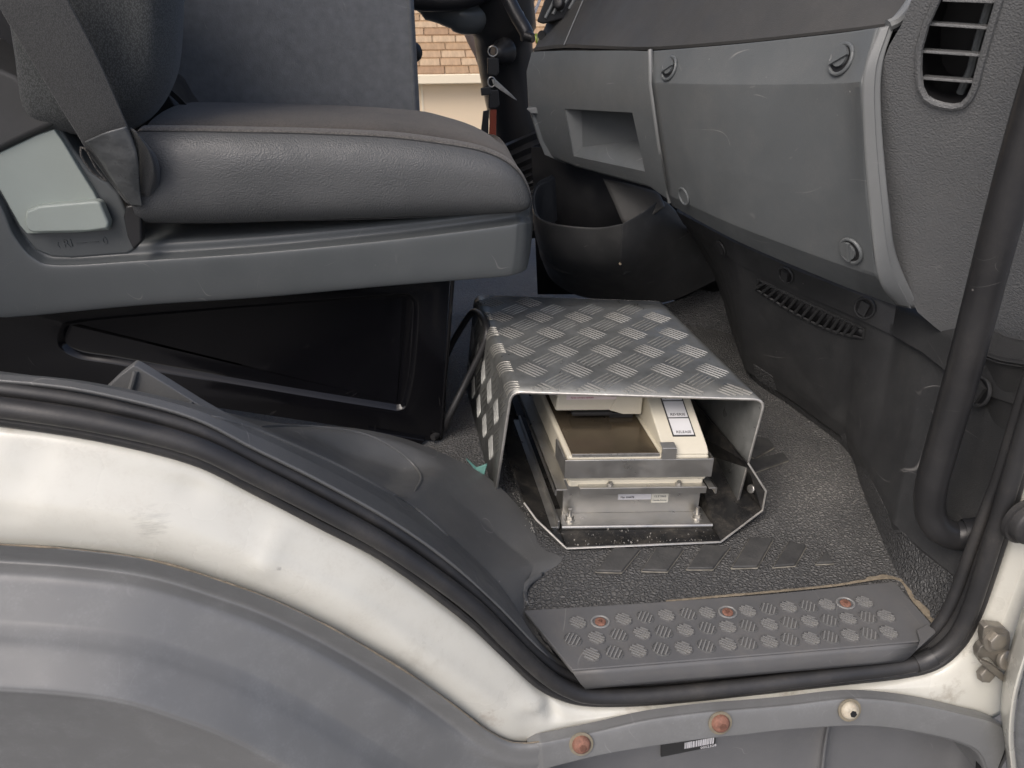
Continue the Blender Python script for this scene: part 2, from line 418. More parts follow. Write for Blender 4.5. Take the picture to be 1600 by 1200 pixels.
OFF = Vector((0, 0, 0.1))      # the cab's base point, so places below are on its own axes
stain(M['white'], [
    (tuple(Vector((0.5755,-0.018,-0.011)) + OFF), 0.055, 60, (0.20, 0.165, 0.115), 0.75, (1,1,1)),
    (tuple(Vector((0.5466,-0.014,-0.0678)) + OFF), 0.045, 90, (0.26, 0.22, 0.16), 0.5, (1,1,1)),
    (tuple(Vector((0.3679,-0.008,-0.0555)) + OFF), 0.05, 120, (0.24, 0.19, 0.14), 0.55, (1,1,1)),
    (tuple(Vector((0.1956,-0.01,-0.0613)) + OFF), 0.05, 110, (0.26, 0.22, 0.16), 0.5, (1,1,1)),
    (tuple(Vector((-0.2408,-0.028,0.2491)) + OFF), 0.035, 45, (0.30, 0.30, 0.27), 0.6, (1,1,6)),
    (tuple(Vector((-0.3319,-0.004,0.3361)) + OFF), 0.02, 70, (0.34, 0.27, 0.2), 0.6, (1,1,1)),
    (tuple(Vector((-0.1461,-0.028,0.1951)) + OFF), 0.006, 60, (0.18, 0.17, 0.16), 0.9, (1,1,1)),
    (tuple(Vector((-0.0429,-0.025,0.0693)) + OFF), 0.07, 80, (0.40, 0.38, 0.32), 0.3, (1,1,1)),
    (tuple(Vector((0.0292,-0.022,-0.0259)) + OFF), 0.04, 80, (0.34, 0.27, 0.2), 0.5, (1,1,1)),
])

def mat_floor():
    """rubber floor mat: pebble grain whose seams hold pale dust"""
    m, nt, b = nodes('pebbled_rubber_mat'); L = nt.links.new
    tc = N(nt, "ShaderNodeTexCoord").outputs["Object"]
    nw = N(nt, "ShaderNodeTexNoise", i_Scale=120, i_Detail=2); L(tc, nw.inputs["Vector"])
    wa = mixc(nt, 0.008, tc, nw.outputs[1])
    vo = N(nt, "ShaderNodeTexVoronoi", feature='DISTANCE_TO_EDGE', i_Scale=205); L(wa, vo.inputs["Vector"])
    seam = ramp(nt, vo.outputs[0], 0.0, 0.32)
    n2 = N(nt, "ShaderNodeTexNoise", i_Scale=7, i_Detail=8, i_Roughness=0.65); L(tc, n2.inputs["Vector"])
    du = ramp(nt, n2.outputs[0], 0.36, 0.66)
    n3 = N(nt, "ShaderNodeTexNoise", i_Scale=90, i_Detail=6); L(tc, n3.inputs["Vector"])
    base = mixc(nt, n3.outputs[0], (0.045, 0.046, 0.047), (0.085, 0.086, 0.086))
    ge = N(nt, "ShaderNodeNewGeometry"); sx = N(nt, "ShaderNodeSeparateXYZ"); L(ge.outputs["True Normal"], sx.inputs[0])
    flat = ramp(nt, math_(nt, 'ABSOLUTE', sx.outputs[2]), 0.86, 0.985)      # dust settles where the mat lies flat
    f = math_(nt, 'MULTIPLY', math_(nt, 'ADD', math_(nt, 'MULTIPLY', seam.outputs[0], 0.55), 0.10), math_(nt, 'MULTIPLY', flat.outputs[0], math_(nt, 'ADD', math_(nt, 'MULTIPLY', du.outputs[0], 0.65), 0.25)))
    sp = N(nt, "ShaderNodeVectorMath", operation='DISTANCE'); L(tc, sp.inputs[0]); sp.inputs[1].default_value = (0.22, 0.02, 0.0)
    pale_spot = ramp(nt, sp.outputs["Value"], 0.02, 0.20, (1,1,1,1), (0,0,0,1))          # round patch where the pale tone is stronger
    f = math_(nt, 'MULTIPLY', f, math_(nt, 'ADD', math_(nt, 'MULTIPLY', pale_spot.outputs[0], 0.9), 0.62))
    c = mixc(nt, f, base, (0.29, 0.282, 0.262))
    L(c, b.inputs["Base Color"]); b.inputs["Roughness"].default_value = 0.55; b.inputs["Specular IOR Level"].default_value = 0.45
    bp = N(nt, "ShaderNodeBump", i_Strength=0.9, i_Distance=0.0018); L(seam.outputs[0], bp.inputs["Height"]); L(bp.outputs[0], b.inputs["Normal"])
    return m
M['mat'] = mat_floor()

# ================================================================ setting
g = Mb().poly([(-60,-60,-1.15),(60,-60,-1.15),(60,90,-1.15),(-60,90,-1.15)])
tag(obj("ground", g, M['ground']), "grey concrete yard under the truck", None, kind='structure')

# ================================================================ cab shell (roof, back wall, floor pan)
cab = thing("truck_cab", "white truck body with open doorway around the grey cab interior", "truck", (0, 0.0, -0.1))
obj("back_wall", Mb().box((-0.90, 1.0, 0.75), (0.04, 1.96, 1.9)), M['cab_lining'], cab, bevel=0.01)
obj("roof", Mb().box((-0.30, 1.0, 1.92), (1.24, 1.96, 0.04)), M['cab_lining'], cab, bevel=0.01)
obj("floor_pan", Mb().box((0.0, 1.0, -0.075), (1.8, 1.9, 0.05)), M['mat'], cab)

# white pressed door frame: from the seal edge out to the fender edge
top_ = [(-0.3708,0.002,0.3408),(-0.2768,0.002,0.3175),(-0.2079,0.002,0.289),(-0.1617,0.002,0.2541),(-0.1127,0.002,0.214),(-0.0603,0.002,0.1678),(0.0078,0.002,0.0898),(0.0515,0.002,0.0318),(0.0837,0.002,-0.0156),(0.1131,0.002,-0.0401),(0.1485,0.002,-0.0528),(0.2198,0.002,-0.0579),(0.2702,0.002,-0.0572),(0.3839,0.002,-0.0541),(0.4466,0.002,-0.0546),(0.4987,0.002,-0.0517),(0.5403,0.002,-0.0373),(0.5595,0.002,0.0004),(0.5642,0.002,0.0684),(0.5595,0.002,0.1586),(0.5515,0.002,0.2507),(0.5454,0.002,0.394)]
cre_ = [(-0.3756,-0.03,0.2772),(-0.2902,-0.03,0.2613),(-0.2315,-0.03,0.2406),(-0.1812,-0.03,0.2129),(-0.1358,-0.03,0.1814),(-0.0853,-0.03,0.1385),(-0.0303,-0.03,0.0769),(0.0137,-0.028,0.0233),(0.0519,-0.025,-0.0251),(0.0793,-0.02,-0.0521),(0.1288,-0.012,-0.0621),(0.2114,-0.008,-0.0577),(0.2667,-0.008,-0.0558),(0.3795,-0.008,-0.0549),(0.4416,-0.008,-0.0556),(0.4939,-0.01,-0.0597),(0.5372,-0.014,-0.0614),(0.5744,-0.016,-0.0585),(0.5843,-0.016,0.0053),(0.5816,-0.016,0.1055),(0.5743,-0.016,0.2027),(0.5641,-0.016,0.3533)]
bot_ = [(-0.3875,-0.028,0.2434),(-0.3032,-0.028,0.2292),(-0.2464,-0.028,0.2116),(-0.1941,-0.028,0.1831),(-0.1499,-0.028,0.1533),(-0.0987,-0.028,0.1083),(-0.044,-0.028,0.0511),(-0.0028,-0.028,0.0022),(0.0351,-0.026,-0.0472),(0.0657,-0.022,-0.071),(0.1257,-0.014,-0.0798),(0.2097,-0.012,-0.0669),(0.2664,-0.012,-0.0641),(0.3795,-0.012,-0.0645),(0.4417,-0.012,-0.0652),(0.4957,-0.014,-0.076),(0.5424,-0.018,-0.0888),(0.6021,-0.02,-0.1116),(0.6339,-0.02,-0.0664),(0.6296,-0.02,0.0514),(0.6188,-0.02,0.1553),(0.6001,-0.02,0.3156)]
q1 = [Vector(a).lerp(Vector(b), 0.10) + Vector((0,-0.006,0)) for a, b in zip(top_, cre_)]
q2 = [Vector(a).lerp(Vector(b), 0.55) + Vector((0,-0.004,0)) for a, b in zip(top_, cre_)]
G = sheet([top_, q1, q2, cre_, bot_], 150, 36)
dent(G, (-0.3175,-0.008,0.314), (-0.3445,-0.026,0.2703), 0.008, 0.004)
dent(G, (-0.1451,-0.01,0.2222), (-0.157,-0.026,0.2001), 0.009, -0.0028)
dent(G, (-0.3025,-0.004,0.3042), (-0.2086,-0.01,0.2699), 0.012, 0.002)
dent(G, (-0.2086,-0.01,0.2699), (-0.1465,-0.012,0.233), 0.012, 0.002)
dent(G, (0.0568,-0.01,-0.0191), (0.0823,-0.01,-0.0263), 0.010, -0.005)
dent(G, (0.0986,-0.01,-0.0304), (0.1009,-0.015,-0.0464), 0.007, 0.005)
frame = obj("door_frame", grid(G), M['white'], cab, solid=0.003, ang=60)
# hollow behind the frame: sill box closing the body between frame and floor
obj("sill_box", Mb().prism([(-0.62,0.004,-0.10),(0.75,0.004,-0.10),(0.75,0.004,-0.055),(-0.62,0.004,-0.055)], (0,0.10,0)), M['black_paint'], cab)
# hinge / door check bracket on the pillar
hb = obj("check_bracket", Mb().prism([(0.5505,-0.022,0.0425),(0.554,-0.022,0.0455),(0.5734,-0.022,0.0405),(0.5831,-0.022,0.0317),(0.5878,-0.022,0.0209),(0.5913,-0.022,0.0056),(0.592,-0.022,-0.0021),(0.6001,-0.022,-0.0091),(0.6058,-0.022,-0.0159),(0.61,-0.022,-0.0242),(0.6068,-0.022,-0.0294),(0.5952,-0.022,-0.0261),(0.5838,-0.022,-0.0179),(0.5756,-0.022,-0.0084),(0.5692,-0.022,-0.0027),(0.5637,-0.022,-0.0033),(0.5594,-0.022,-0.0065),(0.5549,-0.022,0.0053),(0.5553,-0.022,0.0127),(0.5581,-0.022,0.0168),(0.5534,-0.022,0.0277)], (0, 0.009, 0)), M['old_steel'], cab, bevel=0.0010)
obj("bolt", Mb().disc((0.5671,-0.022,0.0251), (0.05,-1,0.25), 0.0105, 0.007, 6, dome=0.002), M['old_steel'], hb)
obj("washer", Mb().disc((0.5666,-0.0225,0.0257), (0.05,-1,0.25), 0.0140, 0.0025, 24), M['old_steel'], hb)
obj("bolt", Mb().disc((0.5729,-0.02,-0.0282), (0.1,-1,0.3), 0.0095, 0.007, 6, dome=0.0015), M['old_steel'], hb)
obj("pivot_cap", Mb().disc((0.5889,-0.024,-0.0059), (0.1,-0.9,0.4), 0.0115, 0.004, 24, dome=0.0025), M['old_steel'], hb)
obj("check_arm", Mb().prism([(0.554,-0.03,0.0031),(0.5692,-0.03,-0.0056),(0.5881,-0.03,-0.0217),(0.6206,-0.03,-0.0492),(0.6545,-0.03,-0.0779),(0.6569,-0.03,-0.0916),(0.6131,-0.03,-0.0547),(0.5832,-0.03,-0.0279),(0.567,-0.03,-0.0129),(0.5541,-0.03,-0.0008)], (0,0.006,0)), M['old_steel'], cab, bevel=0.0015)
obj("frame_bush", Mb().disc((0.5524,-0.015,0.1791), (0.1,-1,0.1), 0.020, 0.012, 28, dome=0.006).disc((0.5524,-0.015,0.1791), (0.1,-1,0.1), 0.0235, 0.005, 28), M['rubber'], cab)

# ================================================================ weather seal
seal = thing("weather_seal", "black rubber weather seal running round the bottom edge of the door opening", "door seal", (0.17, 0.0, -0.05))
bulb = [(-0.3639,-0.002,0.3558),(-0.3376,-0.002,0.3514),(-0.2713,-0.002,0.3339),(-0.2033,-0.002,0.3077),(-0.1578,-0.002,0.2746),(-0.1096,-0.002,0.2366),(-0.0518,-0.002,0.1871),(0.0145,-0.002,0.1149),(0.0512,-0.002,0.0615),(0.0874,-0.002,0.0097),(0.1151,-0.002,-0.0187),(0.1467,-0.002,-0.0345),(0.2171,-0.002,-0.0405),(0.324,-0.002,-0.0388),(0.4193,-0.002,-0.0344),(0.4837,-0.002,-0.0311),(0.5186,-0.002,-0.0222),(0.5407,-0.002,0.0048),(0.5465,-0.002,0.0467),(0.5444,-0.002,0.1023),(0.5402,-0.002,0.1674),(0.5358,-0.002,0.2254),(0.5295,-0.002,0.3227),(0.5303,-0.002,0.4249)]
bead = [(-0.3706,0.016,0.3625),(-0.3437,0.016,0.3581),(-0.2758,0.016,0.3413),(-0.2066,0.016,0.3139),(-0.1603,0.016,0.2794),(-0.1109,0.016,0.2426),(-0.0529,0.016,0.1946),(-0.0022,0.016,0.1404),(0.0402,0.016,0.0844),(0.0796,0.016,0.0243),(0.1075,0.016,-0.0095),(0.136,0.016,-0.0287),(0.1719,0.016,-0.0392),(0.2225,0.016,-0.0444),(0.3318,0.016,-0.0435),(0.4293,0.016,-0.0389),(0.494,0.016,-0.0312),(0.5198,0.016,-0.014),(0.5341,0.016,0.0158),(0.5391,0.016,0.0548),(0.539,0.016,0.1111),(0.5393,0.016,0.1774),(0.5396,0.016,0.2124),(0.534,0.016,0.3127),(0.5328,0.016,0.4181)]
lip = [(-0.3697,0.001,0.3424),(-0.343,0.001,0.3379),(-0.2759,0.001,0.3198),(-0.207,0.001,0.2922),(-0.161,0.001,0.2575),(-0.1122,0.001,0.2176),(-0.0571,0.001,0.1715),(0.0092,0.001,0.0958),(0.0482,0.001,0.0406),(0.0835,0.001,-0.0095),(0.1127,0.001,-0.0348),(0.1481,0.001,-0.0484),(0.2192,0.001,-0.0546),(0.3274,0.001,-0.053),(0.4241,0.001,-0.0496),(0.497,0.001,-0.0473),(0.5345,0.001,-0.0375),(0.555,0.001,-0.0069),(0.5608,0.001,0.0376),(0.559,0.001,0.0939),(0.555,0.001,0.1598),(0.5494,0.001,0.2222),(0.5418,0.001,0.3204),(0.5419,0.001,0.4233)]
obj("outer_bulb", Mb().tube(cr(bulb, 140), 0.0084, 16), M['rubber'], seal)
obj("inner_bead", Mb().tube(cr(bead, 140), 0.0058, 14), M['rubber'], seal)
obj("edge_lip", Mb().tube(cr(lip, 140), 0.0048, 10, flat=0.9), M['rubber'], seal)
bk = [p + Vector((0, 0.006, 0)) for p in cr(bulb, 140)]; bd = [p + Vector((0, -0.002, 0)) for p in cr(bead, 140)]
obj("web", grid([bk, [a.lerp(b, 0.5) + Vector((0,0.006,0)) for a, b in zip(bk, bd)], bd]), M['rubber'], seal)
gp = [a.lerp(b, 0.50) + Vector((0,-0.001,0)) for a, b in zip(bk, bd)]
obj("trapped_dirt", Mb().tube(gp[66:98], [0.0004 + 0.0014 * abs(math.sin(k * 0.7) * math.sin(k * 0.23 + 0.4)) for k in range(32)], 8), M['dirt'], seal)
obj("joint", Mb().tube(cr(bulb, 140)[94:99], 0.0105, 16), M['rubber'], seal)

# ================================================================ fender (wheel arch + step surround)
fen = thing("wheel_arch_fender", "grey plastic wheel arch and step surround below the white door frame", "fender", (-0.1, -0.05, 0.0))
fr = [
[(-0.3943,-0.024,0.2432),(-0.3619,-0.024,0.2377),(-0.3052,-0.024,0.2273),(-0.2478,-0.024,0.2103),(-0.1953,-0.024,0.1817),(-0.1507,-0.024,0.1517),(-0.0992,-0.024,0.1066),(-0.0441,-0.024,0.0491),(-0.0027,-0.0254,0.0008),(0.0266,-0.0273,-0.0354),(0.0494,-0.0292,-0.055),(0.0668,-0.0295,-0.0611),(0.0829,-0.0295,-0.0613)],
[(-0.3826,-0.04,0.255),(-0.3512,-0.04,0.2496),(-0.2961,-0.04,0.2395),(-0.2405,-0.04,0.223),(-0.1896,-0.04,0.1953),(-0.1464,-0.04,0.1662),(-0.0965,-0.04,0.1225),(-0.0431,-0.04,0.0668),(-0.0031,-0.0376,0.0153),(0.0259,-0.0342,-0.027),(0.049,-0.0308,-0.0537),(0.0667,-0.0303,-0.061),(0.0829,-0.0303,-0.0613)],
[(-0.3869,-0.037,0.2471),(-0.3552,-0.037,0.2416),(-0.2998,-0.037,0.2313),(-0.2442,-0.037,0.2147),(-0.1933,-0.037,0.1867),(-0.1501,-0.037,0.1575),(-0.1002,-0.037,0.1134),(-0.0467,-0.037,0.0571),(-0.0066,-0.0365,0.0076),(0.0224,-0.0358,-0.0318),(0.0465,-0.0351,-0.0561),(0.0659,-0.035,-0.0637),(0.0826,-0.035,-0.064)],
[(-0.3957,-0.03,0.2319),(-0.3635,-0.03,0.2263),(-0.3072,-0.03,0.2157),(-0.2513,-0.03,0.1988),(-0.2002,-0.03,0.1703),(-0.1569,-0.03,0.1407),(-0.1068,-0.03,0.0959),(-0.053,-0.03,0.0386),(-0.0127,-0.0316,-0.0092),(0.0169,-0.0337,-0.0462),(0.0428,-0.0359,-0.0687),(0.0654,-0.0362,-0.0773),(0.0833,-0.0362,-0.0779)],
[(-0.3942,-0.0355,0.2294),(-0.3621,-0.0355,0.2237),(-0.3064,-0.0355,0.213),(-0.2514,-0.0355,0.1962),(-0.2012,-0.0355,0.1681),(-0.1588,-0.0355,0.1387),(-0.1095,-0.0355,0.0943),(-0.0566,-0.0355,0.0373),(-0.017,-0.0359,-0.0116),(0.0125,-0.0366,-0.0507),(0.0401,-0.0372,-0.0771),(0.0651,-0.0373,-0.0872),(0.0838,-0.0373,-0.0879)],
[(-0.3914,-0.0435,0.2269),(-0.3597,-0.0435,0.2212),(-0.3048,-0.0435,0.2106),(-0.2511,-0.0435,0.194),(-0.2022,-0.0435,0.1662),(-0.1608,-0.0435,0.1373),(-0.1127,-0.0435,0.0934),(-0.061,-0.0435,0.037),(-0.0225,-0.0417,-0.0141),(0.0071,-0.0391,-0.0581),(0.0367,-0.0366,-0.0911),(0.0649,-0.0362,-0.1036),(0.0848,-0.0362,-0.1044)],
[(-0.3915,-0.051,0.2172),(-0.36,-0.051,0.2113),(-0.3059,-0.051,0.2006),(-0.2537,-0.051,0.1842),(-0.2063,-0.051,0.1566),(-0.1664,-0.051,0.1281),(-0.1198,-0.051,0.0847),(-0.0695,-0.051,0.0287),(-0.0322,-0.049,-0.0224),(-0.0026,-0.0462,-0.0678),(0.03,-0.0434,-0.1049),(0.0635,-0.043,-0.1202),(0.0852,-0.043,-0.1215)],
[(-0.3917,-0.062,0.2029),(-0.3605,-0.062,0.1968),(-0.3074,-0.062,0.1859),(-0.2575,-0.062,0.1697),(-0.2125,-0.062,0.1426),(-0.1746,-0.062,0.1148),(-0.1302,-0.062,0.072),(-0.0819,-0.062,0.0164),(-0.0464,-0.0595,-0.0348),(-0.0169,-0.056,-0.0829),(0.0202,-0.0525,-0.1269),(0.0616,-0.052,-0.1468),(0.086,-0.052,-0.1487)],
[(-0.3914,-0.066,0.1987),(-0.3603,-0.066,0.1926),(-0.3076,-0.066,0.1816),(-0.2585,-0.066,0.1655),(-0.2143,-0.066,0.1385),(-0.1771,-0.066,0.1109),(-0.1334,-0.066,0.0684),(-0.0857,-0.066,0.013),(-0.0509,-0.064,-0.0372),(-0.0214,-0.0612,-0.0848),(0.0169,-0.0584,-0.1294),(0.0606,-0.058,-0.1506),(0.0857,-0.058,-0.1527)],
[(-0.3893,-0.074,0.1943),(-0.3586,-0.074,0.1882),(-0.3067,-0.074,0.1772),(-0.2589,-0.074,0.1613),(-0.216,-0.074,0.1348),(-0.18,-0.074,0.1076),(-0.1375,-0.074,0.0657),(-0.0911,-0.074,0.0109),(-0.0574,-0.072,-0.0389),(-0.0281,-0.0692,-0.0869),(0.012,-0.0664,-0.1344),(0.0593,-0.066,-0.1577),(0.0854,-0.066,-0.16)],
[(-0.3864,-0.084,0.1896),(-0.3561,-0.084,0.1834),(-0.3053,-0.084,0.1723),(-0.2592,-0.084,0.1567),(-0.218,-0.084,0.1306),(-0.1833,-0.084,0.1041),(-0.1424,-0.084,0.0629),(-0.0976,-0.084,0.0087),(-0.0651,-0.0818,-0.0405),(-0.0362,-0.0786,-0.0899),(0.0061,-0.0755,-0.1412),(0.0577,-0.075,-0.1674),(0.0852,-0.075,-0.1701)],
[(-0.3829,-0.103,0.1752),(-0.3534,-0.103,0.1688),(-0.3044,-0.103,0.1576),(-0.2617,-0.103,0.1425),(-0.2239,-0.103,0.1173),(-0.1922,-0.103,0.0921),(-0.1545,-0.103,0.0522),(-0.1127,-0.103,-0.0007),(-0.0834,-0.0985,-0.0523),(-0.0551,-0.0922,-0.1091),(-0.0073,-0.0859,-0.1748),(0.0553,-0.085,-0.209),(0.0869,-0.085,-0.2129)],
[(-0.383,-0.106,0.1711),(-0.3536,-0.106,0.1646),(-0.3049,-0.106,0.1533),(-0.2628,-0.106,0.1384),(-0.2257,-0.106,0.1133),(-0.1945,-0.106,0.0882),(-0.1574,-0.106,0.0486),(-0.1161,-0.106,-0.0042),(-0.0872,-0.102,-0.0548),(-0.059,-0.0964,-0.111),(-0.0101,-0.0908,-0.1774),(0.0545,-0.09,-0.2129),(0.0867,-0.09,-0.217)],
[(-0.3838,-0.1065,0.1683),(-0.3544,-0.1065,0.1618),(-0.3057,-0.1065,0.1504),(-0.2639,-0.1065,0.1355),(-0.2269,-0.1065,0.1105),(-0.196,-0.1065,0.0854),(-0.159,-0.1065,0.0458),(-0.1179,-0.1065,-0.007),(-0.0892,-0.1024,-0.0579),(-0.061,-0.0966,-0.1147),(-0.0115,-0.0908,-0.1825),(0.0544,-0.09,-0.2189),(0.087,-0.09,-0.2231)],
[(-0.3868,-0.1045,0.1627),(-0.3572,-0.1045,0.1562),(-0.3083,-0.1045,0.1447),(-0.2664,-0.1045,0.1296),(-0.2294,-0.1045,0.1045),(-0.1985,-0.1045,0.0794),(-0.1615,-0.1045,0.0395),(-0.1204,-0.1045,-0.0136),(-0.0916,-0.1009,-0.0639),(-0.0631,-0.0958,-0.1202),(-0.0129,-0.0907,-0.1879),(0.0543,-0.09,-0.225),(0.0874,-0.09,-0.2293)],
[(-0.4147,-0.092,0.1029),(-0.3835,-0.092,0.0955),(-0.3331,-0.092,0.0828),(-0.2921,-0.092,0.0672),(-0.2564,-0.092,0.0414),(-0.2267,-0.092,0.0158),(-0.1907,-0.092,-0.0254),(-0.1501,-0.092,-0.0812),(-0.1219,-0.0903,-0.1306),(-0.0915,-0.0878,-0.1889),(-0.0313,-0.0854,-0.2678),(0.0533,-0.085,-0.3171),(0.0931,-0.085,-0.3233)],
[(-0.4619,-0.08,-0.0096),(-0.4285,-0.08,-0.0187),(-0.3761,-0.08,-0.0336),(-0.3384,-0.08,-0.0493),(-0.3067,-0.08,-0.0756),(-0.2804,-0.08,-0.1008),(-0.2475,-0.08,-0.1435),(-0.2093,-0.08,-0.2034),(-0.1832,-0.08,-0.252),(-0.1499,-0.08,-0.3183),(-0.0708,-0.08,-0.4281),(0.0504,-0.08,-0.5073),(0.1044,-0.08,-0.5183)]]
G = sheet(fr, 70, 17 * 4 - 3)
obj("wheel_arch", grid(G), M['fender'], fen, ang=60)
jl = cr([Vector(p) + Vector((0,-0.0006,0.0008)) for p in fr[1]], 160)
obj("joint_dirt", Mb().tube(jl, [0.0003 + 0.0013*max(0, noise.noise(p*30 + Vector((3,1,2)))) for p in jl], 6), M['dirt'], fen)
# flange strip that carries the bolts, with the step well behind it
st = [(0.0713,-0.026,-0.0664),(0.0828,-0.0301,-0.0605),(0.095,-0.0295,-0.06),(0.147,-0.024,-0.0582),(0.1986,-0.022,-0.0505),(0.2609,-0.022,-0.0467),(0.3047,-0.022,-0.0474),(0.3539,-0.022,-0.0477),(0.4169,-0.022,-0.0457),(0.4631,-0.023,-0.0525),(0.511,-0.026,-0.0642),(0.5596,-0.03,-0.0803),(0.5917,-0.032,-0.0927),(0.6218,-0.032,-0.1141)]
sb = [(0.0738,-0.031,-0.1103),(0.0841,-0.0362,-0.1022),(0.0946,-0.0375,-0.0934),(0.1459,-0.036,-0.0831),(0.1979,-0.034,-0.0798),(0.2604,-0.034,-0.0751),(0.3028,-0.034,-0.0748),(0.3488,-0.034,-0.0729),(0.4174,-0.034,-0.076),(0.4649,-0.034,-0.0846),(0.5145,-0.036,-0.0995),(0.5536,-0.04,-0.1126),(0.5868,-0.042,-0.1357),(0.6184,-0.042,-0.1912)]
up = [Vector(p) + Vector((0,0.010,-0.001)) for p in st]
m1 = [Vector(a).lerp(Vector(b), 0.12) + Vector((0,-0.004,0.002)) for a, b in zip(st, sb)]
m2 = [Vector(a).lerp(Vector(b), 0.85) + Vector((0,-0.003,0)) for a, b in zip(st, sb)]
inn = [Vector(p) + Vector((0,0.012,-0.008)) for p in sb]
inn2 = [Vector(p) + Vector((0,0.09,-0.02)) for p in sb]
obj("flange", grid(sheet([up, st, m1, m2, sb, inn, inn2], 90, 31)), M['fender'], fen, ang=60)
wt = [(-0.0121,0.03,-0.119),(0.136,0.03,-0.1397),(0.2422,0.03,-0.1317),(0.3669,0.03,-0.1315),(0.4347,0.03,-0.1292),(0.4365,0.018,-0.1123),(0.4603,0.03,-0.1291),(0.5483,0.03,-0.1498),(0.6189,0.028,-0.1684),(0.6317,-0.01,-0.1329),(0.6363,-0.04,-0.1165)]
wm = [(-0.0148,0.03,-0.1873),(0.1386,0.03,-0.2045),(0.2492,0.03,-0.2029),(0.3798,0.03,-0.2098),(0.4411,0.03,-0.2188),(0.4455,0.018,-0.2028),(0.4705,0.03,-0.2231),(0.5729,0.03,-0.2443),(0.6345,0.028,-0.2506),(0.6345,-0.01,-0.2035),(0.627,-0.04,-0.1836)]
wb = [(-0.0205,0.02,-0.3231),(0.1422,0.02,-0.3385),(0.2603,0.02,-0.3454),(0.3998,0.02,-0.3556),(0.4563,0.02,-0.3654),(0.4628,0.01,-0.3501),(0.4877,0.02,-0.3708),(0.6053,0.02,-0.3911),(0.6639,0.02,-0.4012),(0.6666,-0.01,-0.3524),(0.6475,-0.04,-0.2998)]
obj("step_well", grid(sheet([wt, wm, wb], 90, 14)), M['step'], fen, ang=60)
obj("drain_slot", Mb().prism([(0.6044,-0.036,-0.1742),(0.6044,-0.036,-0.1488),(0.6113,-0.036,-0.1362),(0.6212,-0.036,-0.1376),(0.6276,-0.036,-0.1476),(0.6336,-0.036,-0.1904),(0.6144,-0.036,-0.2115)], (0,0.01,0)), M['dark'], fen, bevel=0.002)
FN = Vector((0, -0.92, 0.38))
for px_, mt, hexr in (((0.1269,-0.034,-0.0656), 'rust', 0.0042), ((0.2761,-0.032,-0.0553), 'rust', 0.0042), ((0.4194,-0.032,-0.054), 'pale_bolt', 0.004)):
    c = Vector(px_)
    b = obj("bolt", Mb().disc(c, FN, 0.0098, 0.002, 24, dome=0.0055), M[mt], fen)
    obj("socket", Mb().disc(c + FN * 0.0064 + Vector((0.001,0,-0.0015)), FN, hexr, 0.0012, 6), M['dark'] if mt != 'rust' else M['shaded_rust'], b)
    obj("washer_ring", Mb().disc(c, FN, 0.0128, 0.0012, 28), M['stain'], b)
# bar-code sticker on the well wall
lab = [(0.2381,0.026,-0.1486),(0.3046,0.026,-0.1396),(0.3063,0.026,-0.1769),(0.241,0.026,-0.1876)]
bl = obj("barcode_label", Mb().prism(lab, (0,0.003,0)), M['ink'], fen)
L0, L1, L3 = Vector(lab[0]), Vector(lab[1]), Vector(lab[3])
def lp(u, v): return L0 + (L1 - L0) * u + (L3 - L0) * v + Vector((0,-0.0008,0))
bars = Mb(); random.seed(3); u = 0.42
while u < 0.93:
    w = random.choice((0.010, 0.016, 0.026)); bars.prism([lp(u,0.50), lp(u+w,0.50), lp(u+w,0.78), lp(u,0.78)], (0,0.0004,0)); u += w + random.choice((0.008, 0.014))
u = 0.80
while u < 0.985:
    w = random.choice((0.016, 0.03)); bars.prism([lp(u,0.16), lp(u+w,0.16), lp(u+w,0.46), lp(u,0.46)], (0,0.0004,0)); u += w + 0.010
obj("barcode", bars, M['paper'], bl)
text("label_digits", "0002328", 0.0056, M['paper'], bl, lp(0.86, 0.88), L1 - L0, L0 - L3)
text("label_digits", "A 000 760 02", 0.0056, M['paper'], bl, lp(0.62, 0.34), L1 - L0, L0 - L3)
text("label_letters", "MERITOR 0037", 0.0050, M['paper'], bl, lp(0.24, 0.33), L1 - L0, L0 - L3)

# ================================================================ open cab door (its edge only is in view)
door = thing("open_door", "edge of the open cab door, white metal with dark grey lining", "door", (0.6024,-0.07,-0.1036))
dl = [(0.567,-0.06,0.2222),(0.5628,-0.06,0.1316),(0.5674,-0.06,0.0423),(0.576,-0.06,-0.0208),(0.5926,-0.06,-0.0839),(0.6147,-0.06,-0.1414),(0.6611,-0.06,-0.2565)]
d2 = [Vector(p) + Vector((0.010, 0.004, 0)) for p in dl]
d3 = [Vector(p) + Vector((0.03, -0.02, 0)) for p in dl]
d4 = [Vector(p) + Vector((0.12, -0.10, 0)) for p in dl]
obj("door_skin", grid(sheet([[Vector(p) + Vector((0.012,0.03,0)) for p in dl], dl, d2], 40, 9)), M['white'], door, solid=0.002)
obj("door_lining", grid(sheet([[p + Vector((-0.002,-0.003,0)) for p in d2], d3, d4], 40, 9)), M['vinyl'], door, solid=0.003)

